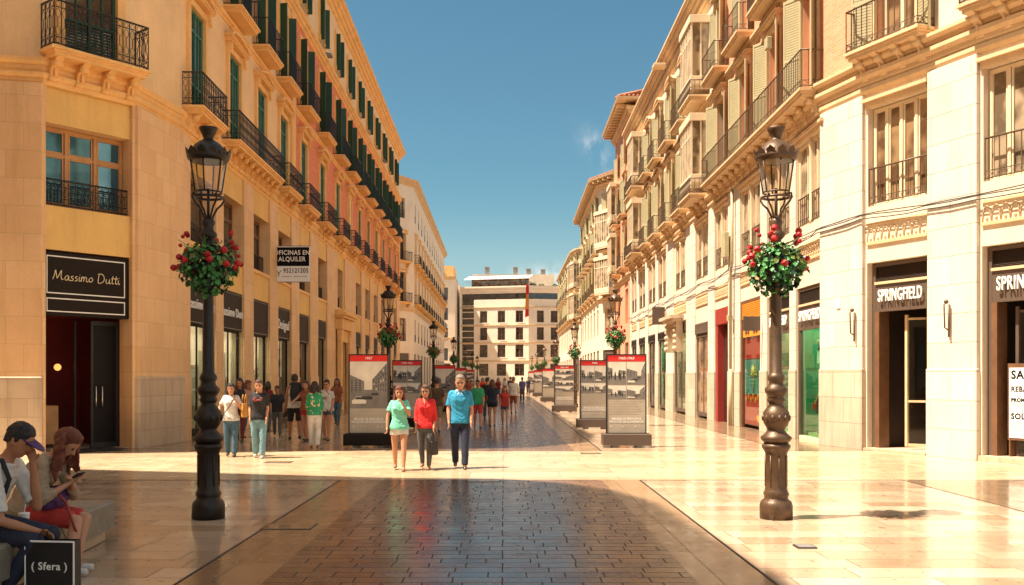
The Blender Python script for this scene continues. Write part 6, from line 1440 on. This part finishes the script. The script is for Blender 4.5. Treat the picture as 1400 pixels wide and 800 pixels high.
# ------------------------------------------------------------------ bench and the seated pair
BR = math.atan2(-.26, 2.7)
bench = thing('stone_bench', 'low stone slab bench on a recessed base at the left foreground', 'bench', (-4.41, 9.2, 0), .089); WB = WM[bench]
put('seat', MB().cbox(-.32, .32, -1.9, 1.16, .14, .42, .025).mesh('seat', 'bench_stone'), bench, WB); put('base', MB().box(-.24, .24, -1.8, 1.06, 0, .14).mesh('base', 'plinth_stone'), bench, WB)
def seatJ(H, fem, lean, reachL, reachR, kneeL, kneeR, ankL, ankR, sx=0):
    """seated, facing +x; lateral axis is +y (the figure's left)"""
    k = H/1.75; J = dict(k=k, fem=fem, facing=V3((1,0,0)), lat=V3((0,1,0)), toe=V3((1,0,0))); u = V3((math.sin(lean), 0, math.cos(lean)))
    J['pelvis'] = V3((0,0,.55)); J['waist'] = J['pelvis']+V3((math.sin(lean*.5), 0, math.cos(lean*.5)))*.16*k; J['chest'] = J['waist']+u*.20*k; J['neck'] = J['chest']+V3((math.sin(lean*1.3), 0, math.cos(lean*1.3)))*.20*k
    sw = .150 if fem else .175
    J['shL'] = J['neck']-u*.06*k+V3((0, sw*k, 0)); J['shR'] = J['neck']-u*.06*k-V3((0, sw*k, 0))
    J['hipL'] = J['pelvis']+V3((.0, .09*k, -.01)); J['hipR'] = J['pelvis']+V3((.0, -.09*k, -.01))
    J['kneeL'], J['kneeR'], J['ankleL'], J['ankleR'] = map(V3, (kneeL, kneeR, ankL, ankR)); J['elbowL'], J['wristL'] = map(V3, reachL); J['elbowR'], J['wristR'] = map(V3, reachR)
    return J
def cap(col, brim):
    def f(o, W_, J, hd, hf, hl, up, k):
        sb = SB(); hk = k*1.10
        sb.loft([(hd+up*.03*hk-hf*.012*hk, hl, hf, .083*hk, .098*hk), (hd+up*.07*hk-hf*.008*hk, hl, hf, .080*hk, .094*hk), (hd+up*.11*hk-hf*.006*hk, hl, hf, .062*hk, .074*hk), (hd+up*.135*hk-hf*.006*hk, hl, hf, .025*hk, .03*hk)])
        c_ = put('cap', fuse(sb, 'cap', col, .009, 2), o, W_); sb = SB(); sb.loft([(hd+up*.035*hk+hf*.03*hk, hl, hf, .070*hk, .11*hk), (hd+up*.048*hk+hf*.03*hk, hl, hf, .070*hk, .11*hk)]); 
        v2 = [tuple(V3(v)+hf*max(0, (V3(v)-hd).dot(hf))*.45-up*max(0, (V3(v)-hd).dot(hf)-.05)*.35) for v in sb.v]; sb.v = v2
        put('brim', fuse(sb, 'brim', brim, .007, 1), c_, W_)
    return f
mat('purple', (.075, .02, .10), .6, .2, 8); mat('sfera_black', (.012, .012, .014), .35, .05, 3)
GS = 'young pair sitting on the stone bench'
WS = T(-4.30, 7.9, 0)
J = seatJ(1.80, False, .40, ((.40, .13, .66), (.40, .05, 1.04)), ((.28, -.24, .60), (.52, -.12, .50)), (.50, .16, .43), (.52, -.15, .42), (.42, .17, .085), (.30, -.14, .085))
J['head'] = J['neck']+V3((.10, 0, .15)); J['hup'] = V3((.45, 0, .9)).normalized(); J['hfacing'] = V3((.85, -.05, -.5)).normalized(); J['curl'] = .9
def strap2(o, W_, J, hd, hf, hl, up, k):
    sh = J['shR']; mb = MB(); mb.tube([sh+V3((-.13, .03, -.12)), sh+V3((-.06, .03, .06)), sh+V3((.06, .03, .055)), sh+V3((.12, .03, -.10)), sh+V3((.07, .03, -.24))], .02, 6); put('strap', mb.mesh('strap', 'cloth_black'), o, W_)
make_person('young man in a white T-shirt and dark cap hunched on the bench, chin in hand', WS, J, ('cloth_white', .45, 1), ('cloth_navy', 'loose'), ('hair_dark', 'short'), .0095, 'skin_tan', (cap('cloth_black', 'purple'), strap2), GS, seed=50)
WS2 = T(-4.34, 8.72, 0)
J = seatJ(1.74, True, .52, ((.36, .16, .66), (.42, -.02, .80)), ((.26, -.24, .66), (.44, -.08, .80)), (.50, .10, .45), (.50, -.08, .45), (.50, -.08, .085), (.54, -.30, .085))
J['head'] = J['neck']+V3((.115, -.01, .12)); J['hup'] = V3((.72, 0, .69)).normalized(); J['hfacing'] = V3((.6, 0, -.8)).normalized(); J['curl'] = 1.0
def curls(o, W_, J, hd, hf, hl, up, k):
    rd = random.Random(9); sb = SB()
    for i in range(70):
        a = rd.uniform(1.2, 5.1); st = hd+(-hf*math.cos(a-math.pi)*.0+hl*math.sin(a)*.085-hf*.03*(1+abs(math.cos(a))))+up*rd.uniform(-.02, .08); L = rd.uniform(.16, .40); p = st; pts = [p]
        out = (hl*math.sin(a)*.10-hf*.06); n = 6
        for j in range(n): p = st+out*((j+1)/n)**.7+V3((.05*(j+1)/n, 0, -L*(j+1)/n))+V3((math.sin(j*2.1+i), math.cos(j*1.7+i*2), 0))*.014; pts.append(p)
        sb.tube(pts, [.020]*n+[.008], 5)
    sb.sphere(hd-hf*.04+up*.02, .10, 12, 8)
    put('hair', fuse(sb, 'curls', 'hair_red', .011, 1, .008, 3), o, W_)
make_person('young woman with long curly red hair bent over a phone on the bench', WS2, J, ('cloth_lace', .75, 1), ('cloth_red_short', 'bermuda'), ('hair_red', 'short'), .0095, 'skin', (curls,), GS, seed=51, shoes=('shoe_white',))
w2 = WS2 @ Matrix.Translation((.50, -.06, .86)) @ Matrix.Rotation(R(-35), 4, 'Y'); ph = tag(put('phone', MB().cbox(-.04, .04, -.075, .075, -.006, .006, .004).mesh('phone', 'black_board'), None, w2), 'dark smartphone in the hands of the red-haired woman', 'phone'); put('screen', MB().box(-.034, .034, -.066, .066, .0065, .0075).mesh('screen', 'pane_dark'), ph, w2)
sb = SB(); sb.loft([(V3((-.02, 0, -.09)), V3((0,1,0)), V3((1,0,0)), .17, .08), (V3((0, 0, 0)), V3((0,1,0)), V3((1,0,0)), .18, .10), (V3((0, 0, .10)), V3((0,1,0)), V3((1,0,0)), .13, .05)])
w2 = WS2 @ Matrix.Translation((.27, -.02, .655)); pb = tag(put('purple_bag', fuse(sb, 'bag', 'purple', .012, 2, .012), None, w2), 'purple cloth bag on the lap of the red-haired woman', 'bag'); put('strap', MB().tube([(.05, -.12, .08), (.18, -.16, -.02), (.26, -.17, -.25), (.27, -.12, -.32)], .012, 5).mesh('strap', 'red_dark'), pb, w2)
cu = thing('drink_cup', 'clear plastic drink cup with red label and straw on the bench between the pair', 'cup', (-4.16, 8.33, .42)); wc = WM[cu]
put('cup', MB().lathe([(.032, 0), (.036, .02), (.046, .14), (.048, .145), (.046, .15)], 14).mesh('cup', 'paper_white'), cu, wc); put('label', MB().lathe([(.0395, .045), (.0435, .10)], 14).mesh('label', 'red_paint'), cu, wc); put('straw', MB().tube([(0, 0, .14), (.01, .01, .24)], .004, 5).mesh('straw', 'white_letter'), cu, wc)
bg_ = thing('paper_carrier_bag', 'black paper shopping bag with white lettering standing on the paving by the bench', 'shopping bag', (-3.62, 7.72, 0), R(-6)); w2 = WM[bg_]
mb = MB(); x, d_, h_ = .205, .055, .44
mb.add([(-x,-d_,0),(x,-d_,0),(x,d_,0),(-x,d_,0),(-x+.006,-d_,h_),(x-.004,-d_+.004,h_+.003),(x-.004,d_,h_),(-x+.006,d_-.004,h_-.003)], [(0,3,2,1),(0,1,5,4),(2,3,7,6),(1,2,6,5),(3,0,4,7)])
put('sack', mb.mesh('sack', 'sfera_black'), bg_, w2)
put('edge', MB().box(x-.006, x+.004, -d_-.003, -d_+.006, 0, h_).box(-x-.004, -x+.006, -d_-.003, -d_+.006, 0, h_).box(-x+.006, x-.006, -d_-.003, -d_+.001, h_-.012, h_+.002).mesh('edge', 'paper_white'), bg_, w2)
put('letters', text_mesh('( Sfera )', .085, 'white_letter', .002, .0015), bg_, w2 @ Matrix.Translation((0, -d_-.003, .235)))
for y in (-.05, .05): put('handle', MB().tube([(-.09, y, h_-.02), (-.08, y, h_+.06), (-.03, y-.02, h_+.10), (.05, y-.02, h_+.09), (.09, y, h_-.02)], .004, 5).mesh('handle', 'sfera_black'), bg_, w2)

# mannequins in the corner display window
WMn = T(8.72, 26.15, .2, R(-80)); J = joints(1.78, True, 0, .15, .1)
make_person('cream mannequin in a dark dress behind the green glass of the corner shop', WMn, J, ('cloth_black', None, 0), ('cloth_black', 'skirt'), None, .016, 'mannequin_cream' if mat('mannequin_cream', (.62, .46, .28), .4, .05, 3) else '', (), None, 'mannequin', 'mannequin', seed=60)
carried('handbag', 'red handbag on the arm of the shop window mannequin', 'handbag', WMn, (-.20, -.12, .88), 'red_paint', R(20), w_=.3, h_=.24)
